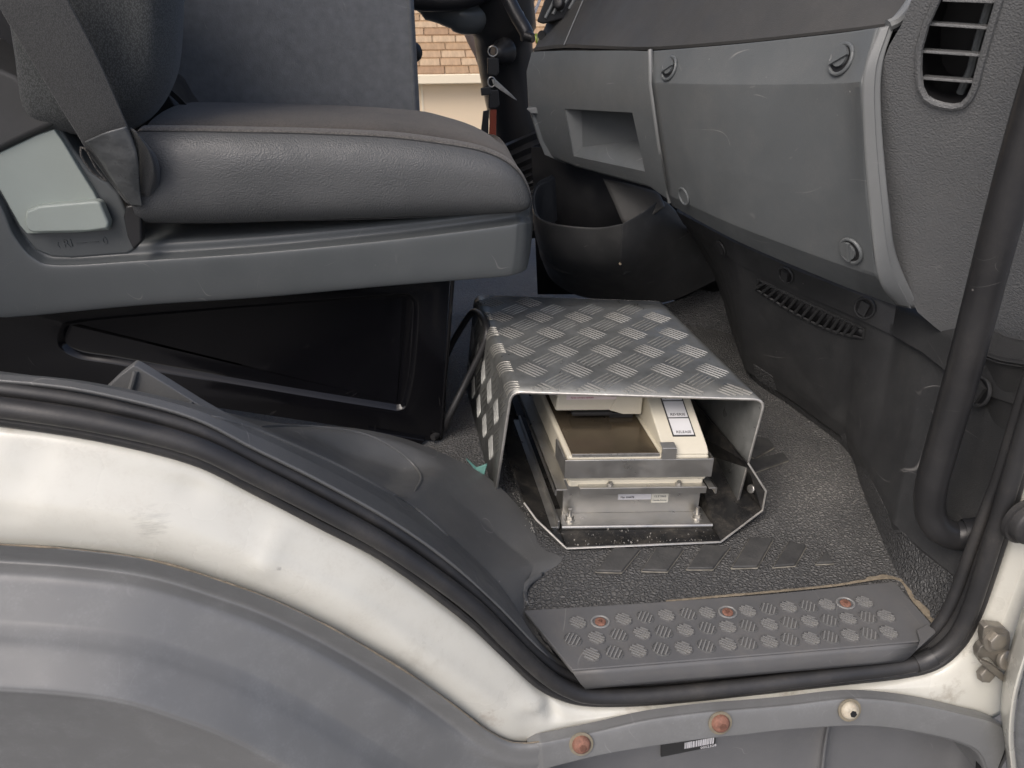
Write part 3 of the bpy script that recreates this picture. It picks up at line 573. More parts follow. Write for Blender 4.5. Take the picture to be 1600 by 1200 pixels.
# ================================================================ sill plate with studs
sill = thing("sill_plate", "grey plastic door sill plate with three rows of oval grip studs", "sill plate", (0.3, 0.05, 0.0))
zt = 0.006
pt = [(0.0804,0.0899,0.006),(0.2148,0.0868,0.006),(0.3668,0.0852,0.006),(0.5251,0.0899,0.006),(0.5303,0.0127,0.006),(0.5027,-0.0009,0.006),(0.3316,-0.0007,0.006),(0.1207,0.0002,0.006),(0.1036,0.0383,0.006)]
pf = [(0.5054,-0.001,-0.0039),(0.4899,-0.001,-0.0239),(0.3363,-0.001,-0.0235),(0.1949,-0.001,-0.0239),(0.1381,-0.001,-0.0227),(0.1221,-0.001,-0.0013)]
pm = Mb()
a = pm.pts(pt); b = pm.pts([Vector(p) + Vector((0,0,-0.004)) for p in pt])
pm.face(a)
for i in range(len(a)):
    j = (i+1) % len(a); pm.face((a[i], a[j], b[j], b[i]))
obj("plate", pm, M['tread'], sill, bevel=0.0015, seg=2)
ft = [Vector(p) + Vector((0,-0.0015,-0.001)) for p in (pt[5], pt[6], pt[7])]
fb = [(0.4887,-0.004,-0.0204),(0.3346,-0.004,-0.0208),(0.1353,-0.004,-0.0198)]
obj("front_face", grid(sheet([ft, [Vector(x).lerp(Vector(y), 0.5) + Vector((0,-0.002,0)) for x, y in zip(ft, fb)], fb], 12, 6, lin, cr)), M['tread'], sill, solid=0.002)
obj("end_clip", Mb().prism([(0.5051,0.0114,0.0075),(0.5208,0.0178,0.0075),(0.524,0.0107,0.0075),(0.5239,0.0062,0.0075),(0.4882,-0.0153,0.0075),(0.4993,-0.0038,0.0075)], (0,0,0.003)), M['tread'], sill, bevel=0.001)
def stud_mesh(kind):
    mb = Mb(); n = 22; A = math.atan2(-1, 1.05)
    def el(r, s=1.0): return [Vector((math.cos(t)*0.0100*r, math.sin(t)*0.0082*r, 0)) for t in [2*math.pi*k/n for k in range(n)]]
    def rot(p): c, s = math.cos(-0.75), math.sin(-0.75); return Vector((p.x*c - p.y*s, p.x*s + p.y*c, p.z))
    def lift(ps, z): return [rot(p) + Vector((0,0,z)) for p in ps]
    mb.rings([lift(el(1.06), -0.0004), lift(el(1.04), 0.0012), lift(el(0.96), 0.0014), lift(el(0.92), -0.0002)], caps=(False, True))
    k = 5 if kind else 4
    ang = -0.62 if kind else 1.02           # ridge direction
    for i in range(k):
        q = (i - (k-1)/2) / (k/2) * 0.0082
        d = Vector((math.cos(ang), math.sin(ang), 0)); w = Vector((-d.y, d.x, 0))
        # half length inside the oval
        h = 0.0
        for s in range(1, 60):
            p = w*q + d*(s*0.0002); c, sn = math.cos(0.75), math.sin(0.75); x, y = p.x*c - p.y*sn, p.x*sn + p.y*c
            if (x/0.0094)**2 + (y/0.0077)**2 > 1: break
            h = s*0.0002
        if h < 0.0015: continue
        M3 = Matrix((d, w, Vector((0,0,1)))).transposed()
        mb.box(w*q + Vector((0,0,0.0005)), (2*h, 0.0016 if kind else 0.0014, 0.0028), M3, m=1)
    return mb
me_a = mesh_of("grip_stud", stud_mesh(1), [M['tread'], M['stud']], ang=30); me_b = mesh_of("grip_stud", stud_mesh(0), [M['trim'], M['stud']], ang=30)
srow = [[(0.1384,0.0643,0.006),(0.1635,0.0626,0.006),(0.1899,0.0637,0.006),(0.2149,0.0639,0.006),(0.2393,0.0643,0.006),(0.2643,0.0636,0.006),(0.2864,0.0633,0.006),(0.3098,0.0618,0.006),(0.3329,0.0613,0.006),(0.3579,0.0617,0.006),(0.3816,0.0622,0.006),(0.4045,0.0608,0.006),(0.427,0.0614,0.006),(0.4491,0.0611,0.006),(0.4713,0.0608,0.006)],
        [(0.1284,0.0402,0.006),(0.1545,0.0402,0.006),(0.1796,0.0412,0.006),(0.2054,0.0413,0.006),(0.2296,0.0406,0.006),(0.2542,0.0408,0.006),(0.279,0.041,0.006),(0.3021,0.0404,0.006),(0.325,0.039,0.006),(0.3494,0.0393,0.006),(0.3728,0.0387,0.006),(0.3961,0.0391,0.006),(0.4185,0.0377,0.006),(0.4406,0.0383,0.006),(0.463,0.0379,0.006),(0.4847,0.0375,0.006)],
        [(0.1445,0.0181,0.006),(0.1694,0.0181,0.006),(0.1952,0.018,0.006),(0.2202,0.0172,0.006),(0.2445,0.0164,0.006),(0.2693,0.0164,0.006),(0.2935,0.0166,0.006),(0.3158,0.0151,0.006),(0.3396,0.0153,0.006),(0.3627,0.0156,0.006),(0.3864,0.0149,0.006),(0.408,0.0145,0.006),(0.4308,0.0148,0.006),(0.4526,0.0144,0.006),(0.475,0.0148,0.006)]]
for ri, row in enumerate(srow):
    y0 = sum(p[1] for p in row) / len(row)
    for k, p in enumerate(row):
        c = (p[0], p[1], zt)
        if ri == 0 and k in (1, 7, 13):
            s = obj("screw", Mb().disc(c, (0,0,1), 0.0062, 0.0009, 18, dome=0.0012), M['rust'], sill)
            rg = Mb().tube([Vector(c) + Vector((math.cos(t)*0.0098, math.sin(t)*0.0085, 0.0006)) for t in [2*math.pi*q/24 for q in range(25)]], 0.0012, 6, caps=False)
            obj("countersink", rg, M['stud'], s)
            obj("recess", Mb().disc(Vector(c) + Vector((0,0,0.0016)), (0,0,1), 0.0022, 0.0012, 6), M['shaded_rust'], s)
        else:
            put("grip_stud", me_a if (k + ri) % 2 == 0 else me_b, sill, c)

# ================================================================ floor mat
mat_t = thing("floor_mat", "pebbled black rubber floor mat with dusty seams and raised chevron bars", "floor mat", (0.3, 0.3, 0.0))
crease = [(0.686,0.9615,0),(0.6116,0.8007,0),(0.5486,0.6226,0),(0.5759,0.4988,0),(0.6028,0.3724,0),(0.579,0.2797,0),(0.5562,0.1968,0),(0.5337,0.101,0),(0.537,0.0509,0),(0.5361,0.0217,0)]
kickb = [(0.6291,1.034,0.05),(0.558,0.7564,0.05),(0.5268,0.5945,0.05),(0.5622,0.4759,0.05),(0.5896,0.3596,0.05),(0.5601,0.2376,0.05),(0.5395,0.1391,0.05),(0.5478,0.0912,0.05),(0.5574,0.0421,0.05),(0.5595,0.0027,0.05)]
rows = []
for i in range(10):
    c, k = Vector(crease[i]), Vector(kickb[i])
    y = c.y; xl = -0.10 if y > 0.14 else 0.07 + max(0, 0.098 - y) * 0.6
    rows.append([Vector((xl, y, 0)), Vector((max(xl + 0.02, 0.14), y, 0)), Vector((0.25, y, 0)), Vector((0.4, y, 0)), c - Vector((0.05, 0, 0)), c - Vector((0.012, 0, -0.0005)), c + Vector((0.004,0,0.003)), c.lerp(k, 0.5) + Vector((0.003,0,-0.003)), k + Vector((0.004, 0.003, 0))])
G = sheet(rows, 97, 120, lin, cr)
for r in G:
    for k, p in enumerate(r):
        if p.x < 0.55: r[k] = p + Vector((0, 0, -0.0012 * abs(noise.noise(p * 7))))
obj("mat_sheet", grid(G), M['mat'], mat_t, solid=0.004, front=(0.3, 0.3, 3))
for q in ([(0.1755,0.1465,0.001),(0.2065,0.1418,0.001),(0.2388,0.1793,0.001),(0.208,0.1864,0.001)], [(0.2313,0.142,0.001),(0.2619,0.1374,0.001),(0.293,0.1736,0.001),(0.2611,0.1815,0.001)], [(0.2864,0.1391,0.001),(0.3184,0.1357,0.001),(0.3527,0.1718,0.001),(0.321,0.1798,0.001)],
          [(0.3417,0.1352,0.001),(0.3735,0.1331,0.001),(0.4136,0.1816,0.001),(0.3851,0.1872,0.001)], [(0.3927,0.1314,0.001),(0.4208,0.1315,0.001),(0.4496,0.1636,0.001),(0.4313,0.1744,0.001)], [(0.4472,0.1313,0.001),(0.47,0.1306,0.001),(0.47,0.1527,0.001)],
          [(0.4828,0.4186,0.001),(0.5013,0.4094,0.001),(0.5017,0.3881,0.001),(0.4604,0.3618,0.001),(0.4529,0.3726,0.001)], [(0.4468,0.3566,0.001),(0.5069,0.3704,0.001),(0.5087,0.352,0.001),(0.4469,0.3275,0.001)]):
    cb = obj("chevron_bar", Mb().prism([Vector(p) - Vector((0,0,0.002)) for p in q], (0,0,0.0064)), M['mat_rib'], mat_t, bevel=0.0018, seg=3)
    qq = [Vector(p) + Vector((0,0,0.0006)) for p in q]
    obj("dust_line", Mb().tube(qq + qq[:1], 0.0009, 6), M['mat_edge'], cb)
# sand caught along the edge of the sill plate
sand = Mb()
ln = cr([(0.2464,0.0906,0.003),(0.3078,0.0914,0.003),(0.3701,0.0922,0.003),(0.4499,0.0945,0.003),(0.5305,0.0981,0.003),(0.5329,0.0585,0.003),(0.5358,0.0226,0.003)], 120)
sa, sb_ = [], []
for i, p in enumerate(ln):
    tg = (ln[min(i+1, 119)] - ln[max(i-1, 0)]).normalized(); nn_ = Vector((-tg.y, tg.x, 0)); w_ = (0.0010 if i < 70 else 0.0052) * (0.25 + 1.9*abs(noise.noise(p*70))) * min(1, i/20)
    sa.append(p + nn_*w_ + Vector((0,0,0.0002))); sb_.append(p - nn_*0.003 + Vector((0,0,0.0002)))
grid([sa, [a.lerp(b, 0.5) + Vector((0,0,0.0003)) for a, b in zip(sa, sb_)], sb_], mb=sand)
o = obj("caught_sand", sand, M['dirt'], mat_t); o["kind"] = 'stuff'
# hump of the mat below the dash
hp = [[(0.4437,0.93,0.0087),(0.4816,0.92,0.02),(0.5214,0.9,0.0438),(0.5681,0.88,0.0863),(0.6058,0.86,0.0731)], [(0.4448,0.88,0.0009),(0.4894,0.87,0.0032),(0.5416,0.85,0.0238),(0.5851,0.83,0.0472),(0.6031,0.8,0.0287)],
      [(0.4474,0.78,-0.0386),(0.4982,0.775,-0.0388),(0.549,0.77,-0.0389),(0.582,0.74,-0.0257),(0.5791,0.7,-0.0137)], [(0.4042,0.6026,0.002),(0.4434,0.5985,0.002),(0.4882,0.5937,0.002),(0.5362,0.6127,0.002),(0.5544,0.6231,0.002)]]
obj("mat_hump", grid(sheet(hp, 24, 24)), M['mat'], mat_t, solid=0.004)

# ================================================================ moulded black trim over the wheel arch, inside the doorway
trim = thing("arch_trim", "black moulded plastic trim over the wheel arch with a raised fin and hollow", "interior trim", (-0.05, 0.1, 0.0))
e_ = [(-0.3699,0.018,0.3676),(-0.3432,0.018,0.3627),(-0.2754,0.018,0.346),(-0.2061,0.018,0.3188),(-0.1599,0.018,0.2846),(-0.1105,0.018,0.2481),(-0.0526,0.018,0.1997),(-0.0019,0.018,0.1467),(0.0404,0.018,0.0911),(0.0597,0.018,0.0628),(0.0798,0.018,0.0315),(0.0936,0.018,0.013),(0.1062,0.018,-0.0019),(0.1291,0.018,-0.0222)]
c_ = [(-0.3858,0.045,0.3594),(-0.3577,0.045,0.3549),(-0.2863,0.045,0.34),(-0.2102,0.05,0.3114),(-0.1637,0.068,0.2742),(-0.1199,0.085,0.2315),(-0.0697,0.1,0.1809),(-0.014,0.115,0.1144),(0.03,0.115,0.0577),(0.0513,0.105,0.0343),(0.0673,0.09,0.016),(0.0778,0.08,-0.0006),(0.0895,0.068,-0.0113),(0.111,0.045,-0.0228)]
m_ = [(-0.4075,0.08,0.3453),(-0.3778,0.08,0.3406),(-0.2975,0.08,0.3228),(-0.2167,0.09,0.2828),(-0.1717,0.13,0.2382),(-0.1098,0.17,0.1945),(-0.0477,0.19,0.1469),(0.0244,0.21,0.0614),(0.0743,0.195,0.0119),(0.0988,0.165,0.0049),(0.0925,0.14,0.0047),(0.0848,0.12,0.0031),(0.0862,0.1,-0.0037),(0.1018,0.062,-0.0143)]
b_ = [(-0.4326,0.12,0.3286),(-0.4012,0.12,0.3229),(-0.3061,0.11,0.3069),(-0.2232,0.13,0.2653),(-0.1826,0.22,0.1915),(-0.1076,0.3,0.1302),(-0.0288,0.32,0.0875),(0.0596,0.31,0.0328),(0.1186,0.24,-0.002),(0.1518,0.181,-0.0017),(0.1201,0.158,-0.0021),(0.092,0.136,0.0055),(0.0846,0.112,0.0028),(0.0979,0.066,-0.0081)]
bl_ = [Vector(p) + Vector((0.001, 0.005, -0.012)) for p in b_]
G = sheet([e_, [Vector(a).lerp(Vector(b), 0.45) + Vector((0,-0.003,0.004)) for a, b in zip(e_, c_)], c_, m_, b_, bl_], 200, 91, cr, lin)
def step01(t): t = max(0.0, min(1.0, t)); return t*t*(3 - 2*t)
U0, U1, V0, V1 = 60, 99, 38, 67            # the hollow in the shelf
nav = Vector()
for j in range(V0, V1):
    for i in range(U0, U1): nav += (G[j][i+1] - G[j][i]).cross(G[j+1][i] - G[j][i])
nav.normalize()
if nav.dot(VIEW - G[50][80]) < 0: nav = -nav
for j in range(len(G)):
    for i in range(len(G[0])):
        f = step01((i - U0)/22) * step01((U1 - i)/9) * step01((j - V0)/3) * step01((V1 - j)/5)
        if f > 0: G[j][i] = G[j][i] - nav * 0.026 * f
for j in range(0, 37):                      # raised outer band with a crisp step along the crease
    for i in range(len(G[0])): G[j][i] = G[j][i] + Vector((0, -0.0015, 0.0060)) * step01(i/30) * (1 - step01((i - 150)/40)) * (1.0 if j < 36 else 0.0)
tc_ = obj("trim_cover", grid(G), M['trim'], trim, solid=0.003, ang=32)
for ln_ in ([(-0.2041,0.06,0.2986),(-0.1734,0.07,0.277),(-0.1394,0.08,0.2486),(-0.1008,0.09,0.2146),(-0.0635,0.1,0.1772),(-0.0362,0.11,0.1461),(-0.0007,0.11,0.1032)], [(-0.1764,0.11,0.2546),(-0.16,0.15,0.2297),(-0.1351,0.19,0.2018),(-0.098,0.22,0.1739),(-0.0663,0.22,0.1558),(-0.0413,0.21,0.1373),(-0.0288,0.2,0.1196),(-0.037,0.19,0.1072)]):
    pts_ = []
    for p in cr(ln_, 40):
        c, n = snap(tc_, p); pts_.append(c + n * 0.0004)
    obj("highlight_bead", Mb().tube(pts_, [0.0004] + [0.0016]*38 + [0.0004], 8), M['trim'], trim)  # thin bead added along the crease to catch a highlight
fin = [(-0.3012,0.085,0.315),(-0.284,0.085,0.3296),(-0.2692,0.085,0.3397),(-0.2653,0.085,0.3375),(-0.2442,0.085,0.3183),(-0.2215,0.085,0.297),(-0.2042,0.085,0.2822),(-0.1871,0.085,0.27),(-0.2147,0.085,0.2718),(-0.256,0.085,0.2937)]
f = obj("fin", Mb().prism(fin, (0,0.012,0)), M['trim'], trim, bevel=0.0015)
obj("fin_rib", Mb().tube([(-0.2679,0.084,0.3344),(-0.2727,0.083,0.3236),(-0.2778,0.083,0.3135)], 0.0022, 8), M['trim'], f)
obj("fin_rib", Mb().tube([(-0.2273,0.084,0.3006),(-0.2288,0.083,0.2945)], 0.0018, 8), M['trim'], f)

# ================================================================ seat pedestal (gloss black steel)
seat = thing("passenger_seat", "grey passenger seat with leather sided cushion on a gloss black pedestal", "seat", (-0.2, 0.6, 0.0))
po = [(-0.6221,0.462,0.2614),(0.0218,0.462,0.2765),(0.0195,0.462,0.2644),(-0.0074,0.462,0.0022),(-0.0173,0.462,0.0017),(-0.1654,0.462,0.0403),(-0.2742,0.462,0.0673),(-0.4463,0.462,0.11),(-0.6547,0.462,0.1606)]
ro = [(-0.4855,0.462,0.2295),(-0.333,0.462,0.2377),(-0.1778,0.462,0.2442),(-0.0549,0.462,0.2485),(-0.0373,0.462,0.2468),(-0.0288,0.462,0.2397),(-0.0253,0.462,0.224),(-0.0313,0.462,0.1663),(-0.0391,0.462,0.1143),(-0.0478,0.462,0.08),(-0.0547,0.462,0.0626),(-0.0665,0.462,0.0577),(-0.0872,0.462,0.0624),(-0.1971,0.462,0.0899),(-0.3536,0.462,0.1308),(-0.4526,0.462,0.1577),(-0.5008,0.462,0.1703),(-0.5206,0.462,0.1909),(-0.5088,0.462,0.2192)]
cen = sum((Vector(p) for p in ro), Vector()) / len(ro)
def closed_cr(ps, n):
    q = [Vector(p) for p in ps]; out = []
    L = len(q)
    for k in range(n):
        t = k / n * L; i = int(t); f = t - i
        p0, p1, p2, p3 = q[(i-1) % L], q[i % L], q[(i+1) % L], q[(i+2) % L]
        out.append(0.5*((2*p1)+(p2-p0)*f+(2*p0-5*p1+4*p2-p3)*f*f+(3*p1-p0-3*p2+p3)*f*f*f))
    return out
ro = closed_cr(ro, 120)
def inset(ps, d, dy):
    out = []; n = len(ps)
    for i, p in enumerate(ps):
        t = (ps[(i+1) % n] - ps[i-1]).normalized(); nn = Vector((-t.z, 0, t.x))
        if nn.dot(cen - p) < 0: nn = -nn
        out.append(p + nn * d + Vector((0, dy, 0)))
    return out
pm = fill([Vector(p) for p in po], [ro])
pm.rings([ro, inset(ro, 0.002, 0.0008), inset(ro, 0.005, 0.004), inset(ro, 0.008, 0.0075), inset(ro, 0.011, 0.0085)], caps=(False, True))
ped = obj("pedestal", pm, M['gloss'], seat, ang=30)
rt = Vector(po[1]); rb = Vector(po[3])
obj("pedestal_end", Mb().rings([[rt, rb], [rt + Vector((0.004,0.006,0)), rb + Vector((0.004,0.006,0))], [rt + Vector((0.002,0.38,0)), rb + Vector((0.002,0.38,0))]], closed=False), M['gloss'], seat, solid=0.002)
obj("pedestal_lip", Mb().tube([rt + Vector((0.003,0.001,0)), rb + Vector((0.003,0.001,0.006))], 0.0028, 8), M['gloss'], seat)
obj("floor_rail", Mb().prism([(-0.1132,0.455,0.0322),(-0.0289,0.455,0.0081),(-0.0341,0.452,0.0022),(-0.1137,0.452,0.025)], (0,0.02,0)), M['gloss'], seat, bevel=0.001)
obj("release_bar", Mb().tube(cr([(-0.0169,0.455,0.012),(-0.0007,0.4724,0.014),(0.0122,0.462,0.0495),(0.0387,0.475,0.0975),(0.0622,0.48,0.1445),(0.0716,0.485,0.1711),(0.0698,0.51,0.1808),(0.0627,0.55,0.1755),(0.054,0.575,0.1652),(0.0386,0.59,0.1358),(0.021,0.6,0.0998),(0.0025,0.6,0.0604)], 60), 0.0052, 12), M['handle'], seat)

# plastic side valance under the cushion
rid = [(-0.5416,0.43,0.4619),(-0.518,0.43,0.3996),(-0.5121,0.43,0.3573),(-0.4977,0.43,0.3287),(-0.4698,0.43,0.3184),(-0.3721,0.43,0.3207),(-0.2282,0.43,0.3258),(-0.0643,0.43,0.3364),(0.0862,0.43,0.3504),(0.1135,0.433,0.3537),(0.1269,0.445,0.3498),(0.1335,0.47,0.3439),(0.1525,0.6,0.3088),(0.1842,0.84,0.2497)]
bo = [(-0.6034,0.428,0.2676),(-0.5605,0.428,0.2559),(-0.5296,0.428,0.2545),(-0.5019,0.428,0.255),(-0.4738,0.428,0.2565),(-0.3765,0.428,0.2621),(-0.2372,0.428,0.2661),(-0.069,0.428,0.2754),(0.0768,0.428,0.2824),(0.1083,0.431,0.2846),(0.124,0.445,0.2853),(0.1306,0.47,0.2854),(0.1482,0.6,0.2474),(0.1778,0.84,0.1761)]
led = [Vector(p) + Vector((0, 0.010, 0.004)) for p in rid]
led2 = [Vector(p) + Vector((0, 0.014, 0.016)) for p in rid]
led3 = [Vector(p) + Vector((-0.01 if i > 9 else 0, 0.035, 0.019)) for i, p in enumerate(rid)]
led4 = [Vector(p) + Vector((-0.06 if i > 9 else 0, 0.12, 0.019)) for i, p in enumerate(rid)]
md = [Vector(a).lerp(Vector(b), 0.06) + Vector((0,-0.005,0)) for a, b in zip(rid, bo)]
md2 = [Vector(a).lerp(Vector(b), 0.5) + Vector((0.001,-0.004,0)) for a, b in zip(rid, bo)]
und = [Vector(p) + Vector((-0.004 if i > 9 else 0, 0.01, -0.004)) for i, p in enumerate(bo)]
und2 = [Vector(p) + Vector((-0.03 if i > 9 else 0, 0.05, -0.002)) for i, p in enumerate(bo)]
obj("side_valance", grid(sheet([led4, led3, led2, led, rid, md, md2, bo, und, und2], 120, 55)), M['seat_plastic'], seat, ang=60)
hous = obj("recliner_housing", Mb().prism([(-0.534,0.438,0.4976),(-0.4936,0.438,0.4926),(-0.4518,0.438,0.4904),(-0.4307,0.438,0.4843),(-0.4229,0.438,0.4592),(-0.4098,0.438,0.4303),(-0.3924,0.438,0.4159),(-0.3835,0.438,0.4032),(-0.3788,0.438,0.3807),(-0.3779,0.438,0.3545),(-0.3766,0.438,0.3326),(-0.3892,0.438,0.3254),(-0.4603,0.438,0.322),(-0.4829,0.438,0.3246),(-0.4996,0.438,0.3336),(-0.5114,0.438,0.3588),(-0.5213,0.438,0.4007),(-0.5446,0.438,0.4648)], (0,0.05,0)), M['seat_plastic'], seat, bevel=0.004, seg=3)
obj("upper_cover", Mb().prism([(-0.502,0.424,0.5755),(-0.4706,0.424,0.5478),(-0.4577,0.424,0.541),(-0.4425,0.424,0.5226),(-0.4288,0.424,0.5023),(-0.4223,0.424,0.4923),(-0.427,0.424,0.4881),(-0.4648,0.424,0.4738),(-0.4969,0.424,0.4607),(-0.5453,0.424,0.4413)], (0,0.09,0)), M['dash_top'], seat, bevel=0.008, seg=3)
lv = obj("tilt_lever", Mb().prism([(-0.5253,0.431,0.4481),(-0.5013,0.431,0.4565),(-0.453,0.431,0.4759),(-0.4344,0.431,0.4813),(-0.4284,0.431,0.4667),(-0.4188,0.431,0.4367),(-0.4086,0.431,0.4072),(-0.4036,0.431,0.385),(-0.3992,0.431,0.3655),(-0.4023,0.431,0.3591),(-0.4409,0.431,0.3571),(-0.4998,0.431,0.3574),(-0.5054,0.431,0.3689),(-0.5149,0.431,0.4117),(-0.5351,0.431,0.4395)], (0,0.02,0)), M['lever'], seat, bevel=0.002, seg=2)
obj("finger_grip", Mb().prism([(-0.4865,0.418,0.3896),(-0.4702,0.418,0.3953),(-0.4044,0.418,0.3996),(-0.3989,0.418,0.3979),(-0.395,0.418,0.3709),(-0.398,0.418,0.3646),(-0.4198,0.418,0.3621),(-0.4854,0.418,0.3626),(-0.4918,0.418,0.366),(-0.492,0.418,0.378)], (0,0.016,0)), M['lever'], lv, bevel=0.005, seg=3)
text("housing_mark", "‹ RI —— 0", 0.014, M['seat_plastic'], hous, (-0.4409,0.4375,0.3426), (1,0,0.04), (0,0,1), 0.0007)

# cushion: D-shaped leather side panel, twill piping round its edge, cloth wrapped over top and front
def clamp(t): return max(0.0, min(1.0, t))
prof = [Vector(p) for p in [(-0.3416,0.425,0.4704),(-0.3378,0.425,0.4776),(-0.3282,0.425,0.4789),(-0.2703,0.425,0.4771),(-0.2043,0.425,0.4743),(-0.1447,0.425,0.4717),(-0.0844,0.425,0.4683),(-0.0232,0.425,0.4625),(0.0233,0.425,0.4555),(0.0626,0.425,0.4469),(0.0904,0.425,0.4353),(0.109,0.425,0.4206),(0.1197,0.425,0.4042),(0.1256,0.425,0.3877),(0.1249,0.425,0.3769),(0.115,0.425,0.3705),(0.0942,0.425,0.3686),(-0.0211,0.425,0.367),(-0.142,0.425,0.3666),(-0.26,0.425,0.367),(-0.3368,0.425,0.3694),(-0.3575,0.425,0.3725),(-0.3611,0.425,0.3838),(-0.3514,0.425,0.4304)]]
prof = closed_cr(prof, 150)
sa0, sb0 = Vector((-0.315, 0.425, 0.423)), Vector((0.082, 0.425, 0.392))
def core(p):
    ab = sb0 - sa0; t = clamp((p - sa0).dot(ab) / ab.length_squared); return sa0 + ab * t
def pring(ins, y, dz=0.0, crown=0.0, frac=None):
    out = []
    for p in prof:
        c = core(p); d = p - c; l = d.length
        q_ = c + d * ((1 - frac) if frac is not None else max(0.02, (l - ins) / l))
        up_ = clamp((p.z - c.z) / 0.03)
        w = 0.0018 * noise.noise(Vector((p.x*11, y*11, p.z*11))) * (1 if frac is None else 1 - frac)
        out.append(Vector((q_.x, y + (w if y < 0.425 else 0), q_.z + dz*up_ + crown*up_*clamp((0.12 - p.x)/0.12) + 0.5*w)))
    return out
hi, lo = max(range(150), key=lambda k: prof[k].x), min(range(150), key=lambda k: (abs(prof[k].z - 0.42) if prof[k].x < -0.30 else 9))
def walk(a, b, st):
    out = [prof[a]]; k = a
    while k != b: k = (k + st) % 150; out.append(prof[k])
    return out
up_w, dn_w = walk(lo, hi, 1), walk(lo, hi, -1)
if sum(p.z for p in up_w)/len(up_w) < sum(p.z for p in dn_w)/len(dn_w): up_w, dn_w = dn_w, up_w
up_w, dn_w = lin(up_w, 90), lin(dn_w, 90)
rws = []
for k in range(25):
    t = 0.5 - 0.5*math.cos(math.pi*k/24); r_ = []
    for a_, b__ in zip(up_w, dn_w):
        hh = (a_ - b__).length / 2; f = min(1.0, hh / 0.052) ** 0.7
        p = a_.lerp(b__, t); bulge = (1 - abs(2*t - 1)**3.2) ** 0.75
        r_.append(Vector((p.x, 0.4246 - 0.025*bulge*f - 0.0022*noise.noise(Vector((p.x*10, 3, p.z*12)))*bulge, p.z)))
    rws.append(r_)
cush = obj("cushion_side", grid(rws), M['leather'], seat, solid=0.002, ang=None)
pip = Mb().rings([pring(0.0012, 0.4245), pring(-0.0014, 0.4265), pring(-0.0030, 0.432), pring(-0.0034, 0.442), pring(-0.0026, 0.452), pring(0.0008, 0.4565)], caps=(False, False))
obj("piping", pip, M['piping'], seat, sub=1, ang=None)
top = Mb().rings([pring(0.0015, 0.4545), pring(-0.0005, 0.459, 0.0005), pring(-0.001, 0.48, 0.002, 0.003), pring(-0.001, 0.56, -0.004, 0.010), pring(-0.001, 0.66, -0.016, 0.014), pring(0.0, 0.76, -0.030, 0.010), pring(0.008, 0.83, -0.045, 0.003), pring(0.03, 0.85, -0.055, 0.0)], caps=(False, True))
obj("cushion_top", top, M['cloth_top'], seat, sub=1, ang=None)
thr = pring(-0.0004, 0.4236)
obj("seam", Mb().tube(thr + [thr[0]], 0.0008, 6, caps=False), M['ink'], cush)

# backrest
bo_ = [(-0.2618,0.52,0.7047),(-0.2674,0.52,0.6531),(-0.2773,0.52,0.6056),(-0.2879,0.52,0.5631),(-0.3012,0.52,0.5263),(-0.3229,0.52,0.4961),(-0.3495,0.52,0.4747),(-0.3799,0.52,0.4626),(-0.4232,0.52,0.4627),(-0.4744,0.52,0.4754),(-0.4693,0.52,0.5431),(-0.4272,0.52,0.7038)]
bk = Mb()
def brs(dy, sc, dx=0.0):
    cc = Vector((-0.36, 0, 0.62)); return [Vector((cc.x + dx + (p[0]-cc.x)*sc, 0.52 + dy, cc.z + (p[2]-cc.z)*sc)) for p in closed_cr(bo_, 80)]
bk.rings([brs(-0.105, 0.70), brs(-0.10, 0.84), brs(-0.07, 0.955), brs(-0.03, 1.0), brs(0.05, 1.0, -0.02), brs(0.20, 1.0, -0.10), brs(0.30, 0.98, -0.16), brs(0.34, 0.9, -0.19)])
obj("backrest", bk, M['cloth'], seat, sub=1, ang=None)
obj("dark_backing", Mb().prism([(-0.5921,0.56,0.7175),(-0.3953,0.56,0.7188),(-0.4497,0.56,0.5387),(-0.4573,0.56,0.4478),(-0.687,0.56,0.4524)], (0,0.25,0)), M['black'], seat, bevel=0.02)  # black block added to keep the view left of the belt dark
obj("gap_filler", Mb().prism([(-0.4823,0.7,0.5158),(-0.3805,0.7,0.4988),(-0.3699,0.7,0.4701),(-0.3562,0.7,0.4461),(-0.3697,0.7,0.3565),(-0.5213,0.7,0.3604)], (0,0.1,0)), M['black'], seat, bevel=0.008)  # black filler added to close the bright gap behind the backrest
obj("backrest_strap", Mb().tube(cr([(-0.3487,0.6,0.5011),(-0.3349,0.6,0.4861),(-0.3246,0.6,0.4692),(-0.3207,0.6,0.4538)], 12), 0.009, 8, flat=0.3), M['handle'], seat)

# buckle beside the backrest
bu = thing("belt_buckle", "small silver grey seat belt buckle poking up behind the seat cushion", "belt buckle", (-0.3246,0.66,0.4541))
obj("buckle_body", Mb().prism([(-0.3412,0.66,0.4526),(-0.3342,0.66,0.4702),(-0.3282,0.66,0.4736),(-0.3089,0.66,0.461),(-0.3039,0.66,0.4484)], (0,0.02,0)), M['edge'], bu, bevel=0.002)
obj("buckle_edge", Mb().tube([(-0.3381,0.658,0.4564),(-0.3305,0.658,0.4731),(-0.3077,0.658,0.4604)], 0.0016, 8), M['black'], bu)

